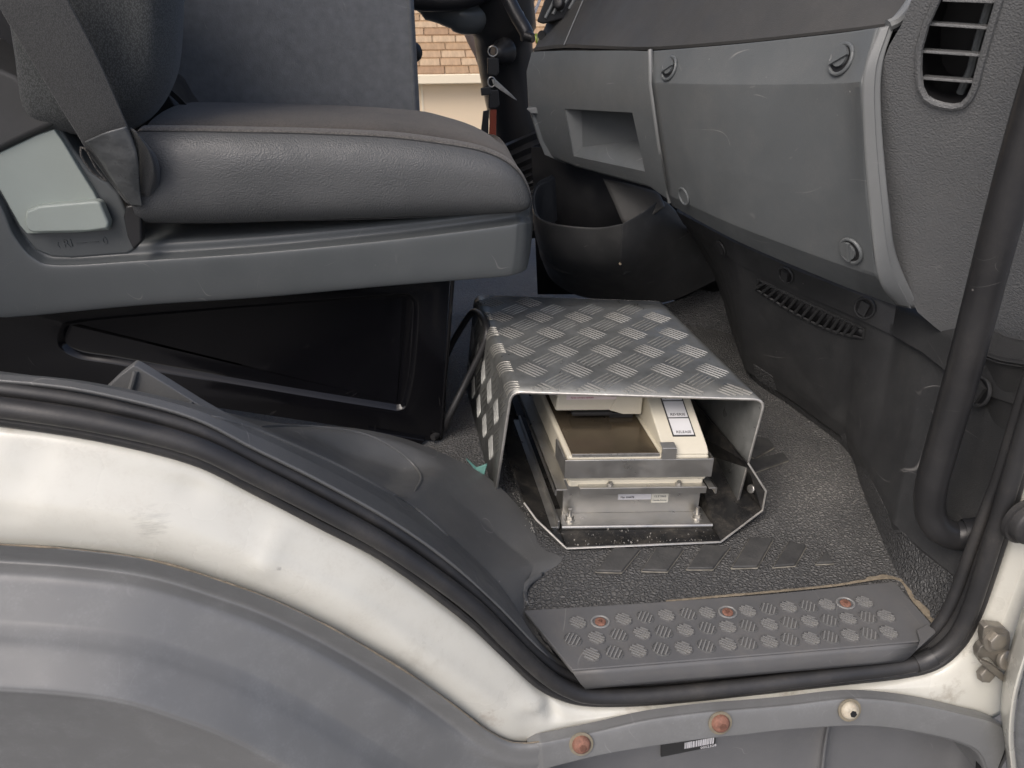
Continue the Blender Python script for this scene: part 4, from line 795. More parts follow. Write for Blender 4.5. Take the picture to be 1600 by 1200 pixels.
# ================================================================ seat belt
belt = thing("seat_belt", "wide black seat belt webbing hanging past the seat with a torn grey label sleeve", "seat belt", (-0.3534,0.4,0.3969))
L_ = [(-0.4352,0.355,0.6951),(-0.4217,0.355,0.6304),(-0.4204,0.355,0.611),(-0.4025,0.36,0.5516),(-0.3855,0.37,0.4887),(-0.3827,0.38,0.4659),(-0.3755,0.395,0.4343),(-0.3644,0.405,0.4005)]
Rr = [(-0.3697,0.35,0.6952),(-0.3534,0.35,0.6303),(-0.3503,0.35,0.6143),(-0.3384,0.355,0.5651),(-0.3284,0.365,0.4979),(-0.328,0.375,0.4686),(-0.3368,0.39,0.4308),(-0.3479,0.405,0.3954)]
wb_ = [[Vector(a).lerp(Vector(b), t) + Vector((0, -0.004*math.sin(math.pi*t), 0)) for a, b in zip(L_, Rr)] for t in (0, 0.08, 0.3, 0.7, 0.92, 1.0)]
web = obj("webbing", grid(sheet(wb_, 60, 16)), M['belt'], belt, solid=0.0016)
obj("fold", grid(sheet([[(-0.3273,0.37,0.4916),(-0.3287,0.378,0.4694),(-0.3335,0.385,0.4451),(-0.3453,0.4,0.4097)], [(-0.3204,0.368,0.4864),(-0.313,0.372,0.4632),(-0.3155,0.378,0.4405),(-0.3328,0.395,0.4099)], [(-0.3197,0.375,0.4809),(-0.3112,0.388,0.4541),(-0.3172,0.395,0.4254),(-0.3327,0.403,0.4078)]], 24, 9)), M['belt'], belt, solid=0.0016)
sl = obj("label_sleeve", grid(sheet([[(-0.3739,0.358,0.4798),(-0.3698,0.365,0.4687),(-0.3658,0.378,0.4417),(-0.3605,0.39,0.415),(-0.3563,0.4,0.397)], [(-0.3472,0.35,0.4903),(-0.3414,0.355,0.477),(-0.3405,0.366,0.4496),(-0.3455,0.383,0.4209),(-0.3497,0.398,0.3974)], [(-0.3253,0.354,0.4958),(-0.3231,0.358,0.4788),(-0.3245,0.364,0.4567),(-0.3356,0.382,0.4254),(-0.3442,0.398,0.3956)]], 40, 12)), M['sleeve'], belt, solid=0.0012)
obj("stitch_patch", Mb().tube(cr([(-0.386,0.374,0.4714),(-0.3883,0.376,0.4598),(-0.384,0.385,0.4405),(-0.3749,0.392,0.4298),(-0.3793,0.384,0.4464),(-0.3811,0.376,0.4667),(-0.386,0.374,0.4714)], 40), 0.0012, 6), M['piping'], belt)
obj("anchor", Mb().prism([(-0.3682,0.412,0.394),(-0.3527,0.412,0.3967),(-0.3518,0.412,0.3872),(-0.3588,0.412,0.3489),(-0.372,0.412,0.3379),(-0.3754,0.412,0.356),(-0.3744,0.412,0.38)], (0,0.014,0)), M['black'], belt, bevel=0.003)

# ================================================================ upright grey vinyl panel behind the seat
vp = thing("folded_seatback", "flat blue grey vinyl seatback standing upright beyond the passenger seat", "seatback", (-0.2316,0.97,0.3239))
obj("vinyl_panel", Mb().prism([(-0.4306,0.95,0.7263),(-0.0083,0.95,0.7286),(-0.0142,0.95,0.5961),(-0.014,0.95,0.4072),(-0.0146,0.95,0.3113),(-0.5187,0.95,0.3232)], (0,0.06,0)), M['vinyl'], vp, bevel=0.012, seg=3)
obj("edge_welt", Mb().tube([(-0.0156,0.952,0.7287),(-0.022,0.952,0.596),(-0.0234,0.952,0.407),(-0.0236,0.952,0.3231)], 0.004, 8), M['vinyl'], vp)
ar = thing("armrest_knob", "small black rounded armrest end showing beside the grey vinyl seatback", "armrest", (-0.0158,1.05,0.5029))
obj("knob", Mb().tube([(-0.0639,1.05,0.5056),(-0.0278,1.05,0.5042),(-0.0134,1.05,0.5029),(-0.0073,1.05,0.5028),(-0.0037,1.05,0.5028)], [0.019,0.019,0.017,0.012,0.004], 18), M['black'], ar)

# ================================================================ dashboard
dash = thing("dashboard", "grey truck dashboard with glovebox lid, open cubby and end vent", "dashboard", (0.45, 0.5, 0.3))
# glovebox lid
t0 = [(0.3201,0.612,0.5417),(0.3782,0.437,0.5649),(0.4281,0.298,0.5859),(0.4462,0.242,0.5955)]
t1 = [(0.3175,0.582,0.5018),(0.3737,0.408,0.521),(0.4232,0.268,0.5391),(0.4285,0.22,0.547)]
t2 = [(0.3469,0.59,0.3935),(0.3921,0.415,0.4111),(0.4514,0.276,0.4225),(0.4621,0.224,0.4371)]
t3 = [(0.3631,0.6,0.3385),(0.4071,0.428,0.3407),(0.4762,0.29,0.3361),(0.5019,0.232,0.3372)]
t4 = [(0.3791,0.625,0.3132),(0.4236,0.46,0.3084),(0.4989,0.32,0.2975),(0.5523,0.262,0.287)]
t5 = [Vector(p) + Vector((0.03, 0.004, -0.004)) for p in t4]
t00 = [Vector(p) + Vector((0.012, 0.0, -0.001)) for p in t0]
g0 = [cr(r, 40) for r in (t00, t0, t1, t2, t3, t4, t5)]
gl = [g0[0]]
for a_, b__, c__ in zip(g0, g0[1:], g0[2:]):     # round each crease a little
    gl.append([q_.lerp(p_, 0.03) for p_, q_ in zip(a_, b__)]); gl.append([q_.lerp(r_, 0.03) for q_, r_ in zip(b__, c__)])
gl.append(g0[-1])
lid = obj("glovebox_lid", grid(gl), M['dash'], dash, solid=0.004, ang=11)
# pale chamfered end of the lid
ea = [t0[3], t1[3], t2[3], t3[3], t4[3]]
eb = [(0.4488,0.218,0.5998),(0.4444,0.216,0.5602),(0.4579,0.216,0.5044),(0.4901,0.22,0.4167),(0.5201,0.232,0.3595),(0.5737,0.246,0.2878)]
ea = [(0.4371,0.2235,0.5968),(0.429,0.2195,0.5553),(0.4406,0.2205,0.5039),(0.4675,0.224,0.4232),(0.5053,0.2325,0.3338),(0.5545,0.26,0.2869)]
em = [Vector(a).lerp(Vector(b), 0.62) + Vector((-0.001,-0.002,0)) for a, b in zip(ea, eb)]
obj("lid_end", grid(sheet([ea, em, [p + Vector((0.002,0.001,0)) for p in em], eb], 60, 12, cr, lin)), M['edge'], dash, solid=0.004, ang=20)
def fastener(c, r, nrm, up, slot=True, m='dash', parent=None):
    parent = parent or lid
    c, nrm = snap(parent, c); up = Vector(up)
    u = (up - nrm*up.dot(nrm)).normalized(); w = nrm.cross(u)
    ringp = [c + nrm*0.002 + (u*math.cos(t) + w*math.sin(t))*r for t in [2*math.pi*k/28 for k in range(29)]]
    o = obj("twist_fastener", Mb().disc(c - nrm*0.001, nrm, r*0.96, 0.0028, 28), M['black' if slot else m], dash)
    obj("rim", Mb().tube(ringp, r*0.14, 8, caps=False), M[m], o)
    if slot:
        obj("turn_tab", Mb().disc(c + nrm*0.0016 + w*r*0.22, nrm, r*0.66, 0.003, 20, sx=1.15).prism([c + nrm*0.004 + u*r*0.8 - w*r*0.12, c + nrm*0.004 + u*r*0.8 + w*r*0.12, c + nrm*0.004 - u*r*0.8 + w*r*0.12, c + nrm*0.004 - u*r*0.8 - w*r*0.12], nrm*0.003), M[m], o)
    return o
def nrm_of(a, b, c):
    a, b, c = Vector(a), Vector(b), Vector(c); n = (b-a).cross(c-a).normalized()
    return n if n.dot(VIEW - a) > 0 else -n
n1 = nrm_of(t0[0], t1[0], t1[1]); n2 = nrm_of(t0[2], t1[2], t1[3]); n3 = nrm_of(t2[2], t3[2], t3[3]); n4 = nrm_of(t2[0], t3[0], t3[1])
fastener((0.3321,0.548,0.5256), 0.0148, n1, (0.6,-0.7,0.4))
fastener((0.4238,0.258,0.5649), 0.0150, n2, (0.6,-0.7,0.4))
fastener((0.4782,0.256,0.3612), 0.0150, n3, (0,0,1))
fastener((0.3734,0.552,0.3489), 0.0125, n4, (0,0,1), slot=False)

# carrier behind the panels, closing the gaps between them
car = [[Vector(p) + Vector((0.05, 0.03, dz)) for p in r] for r, dz in ((t0, 0.06), (t0, 0), (t2, 0), (t4, 0.02))]
car = [r + [r[-1] + Vector((0.16, -0.10, 0))] for r in car]
obj("carrier", grid(sheet(car, 30, 20)), M['dark'], dash, solid=0.004)
# centre panel with cubby
rA = [(0.1979,1,0.5066),(0.2429,0.9,0.5173),(0.302,0.655,0.5388),(0.3157,0.606,0.5422)]
rB = [(0.1867,0.985,0.4738),(0.2376,0.88,0.4724),(0.2983,0.635,0.4971),(0.3164,0.588,0.5011)]
rC = [(0.1909,0.985,0.412),(0.2458,0.885,0.4221),(0.3077,0.64,0.4538),(0.3298,0.592,0.4575)]
rD = [(0.2097,0.99,0.3525),(0.2663,0.89,0.337),(0.3364,0.645,0.3639),(0.3494,0.598,0.3803)]
rE = [(0.2271,1,0.3169),(0.2739,0.9,0.3133),(0.3491,0.66,0.3346),(0.3733,0.622,0.3203)]
net = [[Vector(p) for p in r] for r in (rA, rB, rC, rD, rE)]
cp = Mb()
ids = [cp.pts(r) for r in net]
for j in range(4):
    for i in range(3):
        if (i, j) == (1, 2): continue
        cp.face((ids[j][i], ids[j][i+1], ids[j+1][i+1], ids[j+1][i]))
# return along the left end and the lower edge
lft = [r[0] + Vector((0.05, 0.06, 0)) for r in net]
k = cp.pts(lft)
for j in range(4): cp.face((k[j], ids[j][0], ids[j+1][0], k[j+1]))
low = [p + Vector((0.05, 0.0, -0.003)) for p in net[4]]; k2 = cp.pts(low)
for i in range(3): cp.face((ids[4][i], ids[4][i+1], k2[i+1], k2[i]))
cpo = obj("centre_panel", cp, M['dash'], dash, bevel=0.006, seg=3)
# lining of the cubby
h = [net[2][1], net[2][2], net[3][2], net[3][1]]
dn = nrm_of(h[0], h[1], h[2]) * -1
deep = [h[0] + dn*0.035 + Vector((0,0,0.0)), h[1] + dn*0.075 + Vector((0,0.01,-0.005)), h[2] + dn*0.07 + Vector((0,0.015,0.028)), h[3] + dn*0.012 + Vector((0,-0.03,0.018))]
rim_in = [p + dn*0.002 for p in h]
cub = Mb().rings([h, rim_in, deep], caps=(False, True))
obj("cubby", cub, M['dash'], dash, ang=25)
# gap bead between lid and centre panel
obj("lid_gap", Mb().tube([Vector(p) + Vector((0.001, 0.001, 0)) for p in [(0.3166,0.603,0.5442),(0.3165,0.585,0.5015),(0.3376,0.594,0.4208),(0.3736,0.623,0.32)]], 0.0035, 8), M['edge'], dash)

# dark upper dash
d0 = [(0.4631,0.24,0.5978),(0.4295,0.301,0.5862),(0.3792,0.44,0.5653),(0.3204,0.617,0.5429),(0.2723,0.767,0.5318),(0.2427,0.9,0.5215),(0.2028,1.01,0.5067)]
d1 = [(0.4639,0.238,0.6008),(0.4293,0.299,0.5895),(0.3792,0.437,0.5691),(0.3199,0.613,0.5474),(0.2721,0.762,0.537),(0.244,0.895,0.5281),(0.2062,1,0.5142)]
d2 = [(0.4814,0.25,0.6216),(0.4434,0.315,0.6135),(0.3921,0.455,0.5984),(0.3359,0.635,0.5815),(0.2906,0.79,0.5712),(0.265,0.92,0.566),(0.2253,1.02,0.5443)]
d3 = [(0.5225,0.29,0.6639),(0.4854,0.36,0.665),(0.4275,0.5,0.6671),(0.3775,0.68,0.6698),(0.3371,0.84,0.6722),(0.3229,0.97,0.6742),(0.294,1.06,0.6756)]
dx = [Vector(p) + Vector((0.03, 0.01, 0.002)) for p in d0]
obj("upper_panel", grid([cr(r, 60) for r in (dx, d0, d1, d2, d3)]), M['dash_top'], dash, solid=0.004, bevel=0.002)
obj("upper_panel_seam", Mb().tube([Vector(p) + Vector((-0.001,-0.001,0)) for p in [(0.2435,0.892,0.5273),(0.2642,0.915,0.5642),(0.322,0.965,0.6722)]], 0.0012, 6), M['edge'], dash)
obj("upper_end_edge", Mb().tube(cr([(0.4438,0.22,0.5986),(0.4539,0.222,0.604),(0.4812,0.248,0.6228),(0.5223,0.288,0.665)], 20), 0.0055, 8), M['edge'], dash)
obj("gap_shadow", Mb().tube(cr([Vector(p) + Vector((0.006, 0.003, -0.003)) for p in d0], 40), 0.004, 8), M['dark'], dash)
# centre vent on the far side
vent = obj("centre_vent", Mb().prism([(0.2039,0.97,0.5593),(0.2157,0.97,0.5551),(0.268,0.97,0.5673),(0.2781,0.97,0.5798),(0.3286,0.97,0.6742),(0.2493,0.97,0.6741)], (0.02,0.05,0)), M['black'], dash, bevel=0.003)
for q in ([(0.2332,0.965,0.5719),(0.2745,0.965,0.6447)], [(0.247,0.965,0.576),(0.2881,0.965,0.6447)], [(0.262,0.965,0.5801),(0.3019,0.965,0.6447)], [(0.2194,0.965,0.5658),(0.2631,0.965,0.6447)]):
    obj("slat", Mb().tube(q, 0.0030, 8), M['dash'], vent)
obj("vent_wheel", Mb().disc((0.245,0.962,0.5875), (-0.5,-0.8,0.3), 0.010, 0.012, 20, dome=0.003), M['black'], vent)
obj("socket_cap", Mb().disc((0.2191,1,0.5348), (-0.6,-0.8,0.2), 0.008, 0.003, 22), M['black'], dash)
# bracket hooked on the end of the centre panel
br = obj("hook_bracket", Mb().prism([(0.1915,0.97,0.412),(0.2208,0.97,0.415),(0.2389,0.97,0.3784),(0.25,0.97,0.3423),(0.2638,0.97,0.3051),(0.2227,0.97,0.3233),(0.2122,0.97,0.3479)], (0.012,0.004,0)), M['dash'], dash, bevel=0.003)
obj("hook_lip", Mb().prism([(0.1854,0.96,0.4114),(0.217,0.96,0.4154),(0.2099,0.96,0.4017),(0.1952,0.96,0.402)], (0.008,0.03,0)), M['edge'], br, bevel=0.002)
obj("clip", Mb().prism([(0.2465,0.955,0.3786),(0.2564,0.955,0.3796),(0.2623,0.955,0.3498),(0.2525,0.955,0.3452)], (0.006,0.012,0)), M['black'], br, bevel=0.002)

# grained end panel with the side vent
so = [(0.4314,0.1797,0.6621),(0.4433,0.1899,0.6217),(0.4452,0.2006,0.5998),(0.4444,0.2117,0.5824),(0.4469,0.2239,0.5569),(0.4534,0.2304,0.5332),(0.4601,0.2342,0.5138),(0.4766,0.239,0.4737),(0.5022,0.2486,0.4082),(0.5159,0.2513,0.3774),(0.5285,0.2517,0.3523),(0.548,0.2491,0.3194),(0.5711,0.2432,0.285),(0.5903,0.2306,0.2696),(0.6072,0.2186,0.2576),(0.6387,0.191,0.2442),(0.6609,0.1633,0.2488),(0.7033,0.1075,0.2628),(0.5217,0.079,0.6607)]
hole = [(0.4545,0.1664,0.6405),(0.4577,0.1735,0.6222),(0.4591,0.1838,0.6019),(0.4631,0.1918,0.5806),(0.4694,0.1954,0.5622),(0.4766,0.197,0.5457),(0.4831,0.195,0.5365),(0.4894,0.1904,0.5324),(0.4963,0.1837,0.5304),(0.5026,0.177,0.53),(0.5072,0.1701,0.5328),(0.5083,0.1646,0.54),(0.5072,0.16,0.5502),(0.5016,0.1529,0.573),(0.4949,0.1428,0.6031),(0.4906,0.1358,0.6235),(0.486,0.1308,0.6409)]
sn = nrm_of(so[0], so[8], so[16])
sm = fill([Vector(p) for p in so], [[Vector(p) for p in hole]])
back = [Vector(p) - sn*0.004 for p in hole]; back2 = [Vector(p) - sn*0.05 for p in hole]
cenh = sum(back2, Vector()) / len(back2)
sm.rings([[Vector(p) for p in hole], back, back], caps=(False, False))
so_b = [Vector(p) - sn*0.03 for p in so]
sm.rings([[Vector(p) for p in so], [Vector(p) - sn*0.004 for p in so], so_b], caps=(False, False))
sp = obj("end_panel", sm, M['side'], dash, ang=50)
obj("vent_duct", Mb().rings([back, [p.lerp(cenh, 0.05) for p in back2]], caps=(False, True)), M['dark'], sp)
obj("vent_rim", Mb().tube([Vector(p) + sn*0.0005 for p in hole] , 0.0035, 8), M['side'], sp)
for a, b in ([(0.4599,0.1712,0.6219),(0.4911,0.1363,0.6215)], [(0.4595,0.1835,0.6017),(0.4961,0.1432,0.6003)], [(0.4639,0.1926,0.5776),(0.5007,0.1513,0.5774)], [(0.4732,0.1964,0.5533),(0.5056,0.1596,0.5538)]):
    a, b = Vector(a) - sn*0.004, Vector(b) - sn*0.004
    obj("vent_slat", Mb().prism([a, b, b - sn*0.012 + Vector((0,0,-0.003)), a - sn*0.012 + Vector((0,0,-0.003))], (0,0,-0.0026)), M['side'], sp, bevel=0.0008)
obj("vent_rod", Mb().tube([Vector(p) - sn*0.024 for p in [(0.4818,0.1434,0.6271),(0.486,0.1507,0.6068),(0.4914,0.1597,0.581),(0.4978,0.1685,0.5537),(0.5004,0.1784,0.5317)]], 0.004, 8), M['dash'], sp)

# ================================================================ kick panel
kick = thing("kick_panel", "scuffed black plastic kick panel below the glovebox with a ribbed air grille", "kick panel", (0.58, 0.4, 0.05))
k0 = [(0.4174,0.72,0.2768),(0.4578,0.54,0.2772),(0.5166,0.44,0.2655),(0.5581,0.37,0.2613),(0.5976,0.325,0.256),(0.5995,0.26,0.2663),(0.5936,0.2,0.2687),(0.5899,0.135,0.2765),(0.5994,0.08,0.2904)]
k3 = [Vector(p) for p in [(0.6054,0.9667,0.052),(0.5286,0.5993,0.05),(0.5658,0.484,0.05),(0.5949,0.3663,0.05),(0.5673,0.2442,0.05),(0.5445,0.1435,0.05),(0.5519,0.0953,0.05),(0.5631,0.0486,0.05),(0.5661,0.0212,0.05)]]
k3 = [p + Vector((-0.003, -0.002, 0)) for p in k3]
kA = [Vector(a).lerp(b, 0.16) for a, b in zip(k0, k3)]
kB = [p + Vector((0.010, 0.005, -0.003)) * min(1.0, 0.3 + 0.2*i) for i, p in enumerate(kA)]
kC = [a.lerp(b, 0.5) for a, b in zip(kB, k3)]
k4 = [p + Vector((0.01, 0.004, -0.03)) for p in k3]
ks = obj("kick_sheet", grid(sheet([[Vector(p) + Vector((0.02,0.01,0.02)) for p in k0], k0, kA, kB, kC, k3, k4], 97, 43, lin, lin)), M['kick'], kick, solid=0.003, ang=34)
# grille: sunken strip with leaning ribs
ga = [Vector(p) for p in [(0.5325,0.6,0.1937),(0.5604,0.53,0.1912),(0.5899,0.46,0.1893),(0.6104,0.4,0.1902)]]
gb = [Vector(p) for p in [(0.5318,0.605,0.176),(0.5631,0.535,0.1649),(0.5941,0.465,0.1615),(0.615,0.405,0.1734)]]
def lift(p): c, n = snap(ks, p); return c + n * 0.002
ga = cr([lift(p) for p in ga], 17); gb = cr([lift(p) for p in gb], 17)
gr = obj("air_grille", grid([ga, gb]), M['dark'], kick, solid=0.002)
for i in range(1, 16):
    a, b = ga[i] + Vector((-0.002,-0.002,0)), gb[i-1] + Vector((-0.002,-0.002,0))
    obj("grille_rib", Mb().tube([a, b], 0.0024, 6), M['kick'], gr)
obj("grille_frame", Mb().tube(ga + gb[::-1] + [ga[0]], 0.0022, 6), M['kick'], gr)
def fast2(c, r, n, m='kick'):
    c, n = snap(ks, c)
    o = obj("push_fastener", Mb().disc(c, n, r, 0.002, 24), M['dark'], kick)
    u = Vector((0,0,1)); u = (u - n*u.dot(n)).normalized(); w = n.cross(u)
    obj("fastener_rim", Mb().tube([c + n*0.002 + (u*math.cos(t)+w*math.sin(t))*r for t in [2*math.pi*q/24 for q in range(25)]], r*0.14, 8, caps=False), M[m], o)
    obj("fastener_tab", Mb().prism([c + n*0.002 + u*r*0.75 + w*r*0.35, c + n*0.002 + u*r*0.5 - w*r*0.55, c + n*0.002 - u*r*0.8 - w*r*0.3, c + n*0.002 - u*r*0.5 + w*r*0.5], n*0.004), M[m], o)
KN = Vector((-0.8, -0.45, 0.4))
fast2((0.4544,0.585,0.2563), 0.0125, KN); fast2((0.5148,0.475,0.2487), 0.0125, KN); fast2((0.5869,0.375,0.2346), 0.0135, KN)
fast2((0.6,0.142,0.2308), 0.0155, (-0.5,-0.8,0.3), 'kick')

# pillar cover standing between kick panel and door seal
pil = thing("pillar_cover", "smooth black pillar cover behind the grab handle beside the door seal", "pillar cover", (0.6, 0.05, 0.1))
p0 = [(0.5902,0.195,0.2695),(0.5818,0.125,0.2804),(0.5886,0.085,0.2921),(0.6029,0.04,0.3069)]
p1 = [(0.601,0.19,0.2484),(0.5884,0.12,0.2649),(0.5941,0.08,0.2775),(0.6052,0.03,0.2969)]
p2 = [(0.6256,0.165,0.0821),(0.5984,0.095,0.1262),(0.6008,0.062,0.1462),(0.6167,0.02,0.1722)]
p3 = [(0.6127,0.14,0.0126),(0.5875,0.075,0.0412),(0.5843,0.052,0.043),(0.589,0.04,0.0365)]
obj("cover_sheet", grid(sheet([[Vector(p) + Vector((0.012,0.012,0)) for p in p0], p0, p1, p2, p3], 30, 25)), M['kick'], pil, solid=0.003)

# ================================================================ grab handle
gh = thing("grab_handle", "thick black tubular grab handle rising from the door sill beside the pillar", "grab handle", (0.5714,0.05,0.1102))
hp_ = cr([(0.4963,0.06,0.6847),(0.4938,0.062,0.5991),(0.4956,0.064,0.5195),(0.5021,0.067,0.4235),(0.5107,0.07,0.3117),(0.514,0.07,0.2166),(0.5143,0.068,0.1653),(0.52,0.066,0.1324),(0.5299,0.06,0.1127),(0.5473,0.055,0.1028),(0.5609,0.05,0.1058),(0.5804,0.045,0.1109)], 90)
obj("tube", Mb().tube(hp_, 0.0158, 22), M['handle'], gh, ang=None)
obj("foot_collar", Mb().tube([(0.5588,0.051,0.1051),(0.5712,0.047,0.1091)], 0.0178, 20), M['handle'], gh)

# ================================================================ storage bin under the dash
bin_ = thing("storage_bin", "black plastic open storage bin hanging below the centre of the dashboard", "storage bin", (0.35, 0.85, 0.05))
bt = [(0.2468,1.02,0.2659),(0.2085,0.97,0.2612),(0.1933,0.92,0.2469),(0.1918,0.86,0.234),(0.2056,0.82,0.2308),(0.234,0.79,0.2307),(0.2878,0.755,0.235),(0.3208,0.722,0.2499),(0.3286,0.718,0.2543),(0.3659,0.735,0.2662),(0.4013,0.752,0.2796),(0.4392,0.768,0.2508),(0.4821,0.785,0.2035),(0.5269,0.8,0.1518)]
bm_ = [(0.2556,1.03,0.1936),(0.2169,0.985,0.1875),(0.2018,0.94,0.1843),(0.2028,0.88,0.1747),(0.2164,0.835,0.1663),(0.245,0.8,0.1648),(0.2958,0.765,0.1679),(0.327,0.738,0.1788),(0.3379,0.735,0.1807),(0.3843,0.752,0.1839),(0.4267,0.768,0.1866),(0.4636,0.78,0.17),(0.4986,0.79,0.1514),(0.5317,0.8,0.1336)]
bb = [(0.2668,1.05,0.1023),(0.2298,1.01,0.1142),(0.2229,0.98,0.1106),(0.2324,0.93,0.0863),(0.2546,0.9,0.0719),(0.2857,0.88,0.0618),(0.3371,0.86,0.0553),(0.3685,0.848,0.0534),(0.3809,0.845,0.0527),(0.4298,0.842,0.0532),(0.4647,0.838,0.0602),(0.4946,0.83,0.0759),(0.5203,0.82,0.0949),(0.5387,0.805,0.1132)]
rim2 = [Vector(p) + Vector((0.004, 0.007, 0.001)) for p in bt]
inn = [Vector(p) + Vector((0.010, 0.012, -0.012)) * (1 if i < 10 else 0.6) for i, p in enumerate(bt)]
inn2 = [Vector(p) + Vector((0.02, 0.035, -0.10)) * (1 if i < 10 else 0.25) for i, p in enumerate(bt)]
obj("bin_shell", grid(sheet([inn2, inn, rim2, bt, bm_, bb], 96, 41)), M['kick'], bin_, ang=45)
obj("bin_back", grid([[Vector(p) for p in [(0.2115,1.08,0.316),(0.3343,1.02,0.3255),(0.4725,0.9,0.311),(0.5458,0.8,0.2502)]], [Vector(p) for p in [(0.2303,1.08,-0.0132),(0.3534,1.03,0.0016),(0.5124,0.93,0.0204),(0.5839,0.84,0.0818)]]]), M['dark'], bin_, solid=0.004)
obj("divider", grid(sheet([[(0.3132,0.84,0.3064),(0.3549,0.8,0.3047),(0.397,0.76,0.3002)], [(0.3263,0.815,0.2762),(0.3686,0.775,0.2742),(0.3981,0.735,0.2866)], [(0.3409,0.775,0.2377),(0.375,0.75,0.2581),(0.3981,0.73,0.2835)]], 14, 10)), M['dash_top'], bin_, solid=0.004)
obj("label_spot", Mb().disc((0.3295,0.734,0.1802), (0,-1,0.3), 0.0026, 0.0006, 10), M['dirt'], bin_)

# ================================================================ tread plate cover (bent aluminium tunnel)
cover = thing("plate_cover", "silver chequer plate cover bent over the small printer on the cab floor", "cover", (0.23, 0.4, 0.0))
A = Vector((0.0858,0.2892,0.18)); B = Vector((0.3985,0.2368,0.18)); Cc = Vector((0.3615,0.5544,0.18)); D = Vector((0.0607,0.6131,0.18))
LF = Vector((0.0691,0.3,0.02)); LB = Vector((0.034,0.6,-0.0259))
LB = Vector((D.x - 0.018, D.y + 0.004, 0.01)); LF = Vector((A.x - 0.022, A.y + 0.004, 0.012))
RF = Vector((B.x - 0.010, B.y + 0.006, 0.012)); RB = Vector((Cc.x - 0.006, Cc.y, 0.01))
r_b = 0.016
def section(t):
    a, b, l, r = A.lerp(D, t), B.lerp(Cc, t), LF.lerp(LB, t), RF.lerp(RB, t)
    out = [l, l.lerp(a, 0.5)]
    def bend(p, q0, q1, n=7):
        d0 = (q0 - p).normalized(); d1 = (q1 - p).normalized(); s, e = p + d0*r_b, p + d1*r_b; res = []
        for k in range(n + 1):
            u = k / n; res.append((s*(1-u)**2 + p*2*u*(1-u) + e*u*u))
        return res
    out += bend(a, l, b); out += [a.lerp(b, 0.25), a.lerp(b, 0.5), a.lerp(b, 0.75)]; out += bend(b, a, r); out += [r.lerp(b, 0.5), r]
    return out
secs = [section(t / 8) for t in range(9)]
cs = obj("cover_sheet", grid(secs), M['plate'], cover, solid=0.003, front=(0.23, 0.4, 2.0), ang=60)
for e, t in ((secs[0], -1), (secs[-1], 1)):
    vv = (D - A).normalized() * t * 0.0004
    off = [p + vv for p in e]
    cn = Vector((0.23, 0.4, 0.08))
    inn_ = []
    for i, p in enumerate(off):
        tg = (off[min(i+1, len(off)-1)] - off[max(i-1, 0)]).normalized(); n = tg.cross(Vector((0,1,0))).normalized()
        if n.dot(cn - p) < 0: n = -n
        inn_.append(p + n*0.0034)
    obj("cut_edge", Mb().rings([off, inn_], closed=False), M['cut'], cover, solid=0.0004, front=(0.23, -1 if t < 0 else 2, 0.1))
# raised five-bar groups of one metal, coloured as lit one way, as shaded the other, on a square lattice
def bars_mesh(n=5, L=0.042, pitch=0.0056, w=0.0024, h=0.0010):
    mb = Mb()
    for i in range(n):
        q = (i - (n-1)/2) * pitch; l = L/2 * (1 - 0.05*abs(i - (n-1)/2)); xs = [-1, -0.82, -0.4, 0, 0.4, 0.82, 1]
        rs = []
        for s in xs:
            k = math.sqrt(max(0, 1 - s*s)) if abs(s) > 0.7 else 0.75; ww = w/2*min(1, k*1.25 + 0.02); hh = h*min(1, k*1.3 + 0.05)
            rs.append([Vector((s*l, q - ww, -0.0004)), Vector((s*l, q - ww*0.45, hh)), Vector((s*l, q + ww*0.45, hh)), Vector((s*l, q + ww, -0.0004))])
        mb.rings(rs, closed=False); mb.face([len(mb.v)-1-k for k in range(4)])
    return mb
def bars_mesh_shaded(): return bars_mesh(5, 0.040, 0.0060, 0.0024, 0.0009)
mb_a = mesh_of("tread_bars", bars_mesh(), M['bar_lit'], ang=50); mb_b = mesh_of("tread_bars", bars_mesh_shaded(), M['bar_shaded'], ang=50)
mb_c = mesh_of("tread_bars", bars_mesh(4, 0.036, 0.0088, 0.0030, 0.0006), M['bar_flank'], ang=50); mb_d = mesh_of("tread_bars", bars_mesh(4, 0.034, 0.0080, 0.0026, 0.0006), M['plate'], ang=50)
def place_bars(P0, ux, uy, nz, name_mesh, ang):
    ux = ux.normalized(); nz = nz.normalized(); uy = nz.cross(ux)
    Mx = Matrix((ux*math.cos(ang) + uy*math.sin(ang), -ux*math.sin(ang) + uy*math.cos(ang), nz)).transposed()
    put("tread_bars", name_mesh, cover, P0, Mx.to_quaternion())
ex = Vector((0.0590, -0.0068, 0)); ey = Vector((-0.0086, 0.0592, 0)); org = Vector((0.1792, 0.3368, 0.18))
def in_quad(p, m):
    q = [A, B, Cc, D]
    for i in range(4):
        a, b = q[i], q[(i+1) % 4]
        if ((b.x-a.x)*(p.y-a.y) - (b.y-a.y)*(p.x-a.x)) / (b-a).length < m: return False
    return True
for i in range(-4, 6):
    for j in range(-3, 7):
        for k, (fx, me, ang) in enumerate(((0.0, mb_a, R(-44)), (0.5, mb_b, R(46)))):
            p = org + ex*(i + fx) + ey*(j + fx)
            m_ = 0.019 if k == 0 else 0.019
            if in_quad(p, m_): place_bars(p + Vector((0,0,0.0001)), ex, ey, Vector((0,0,1)), me, ang)
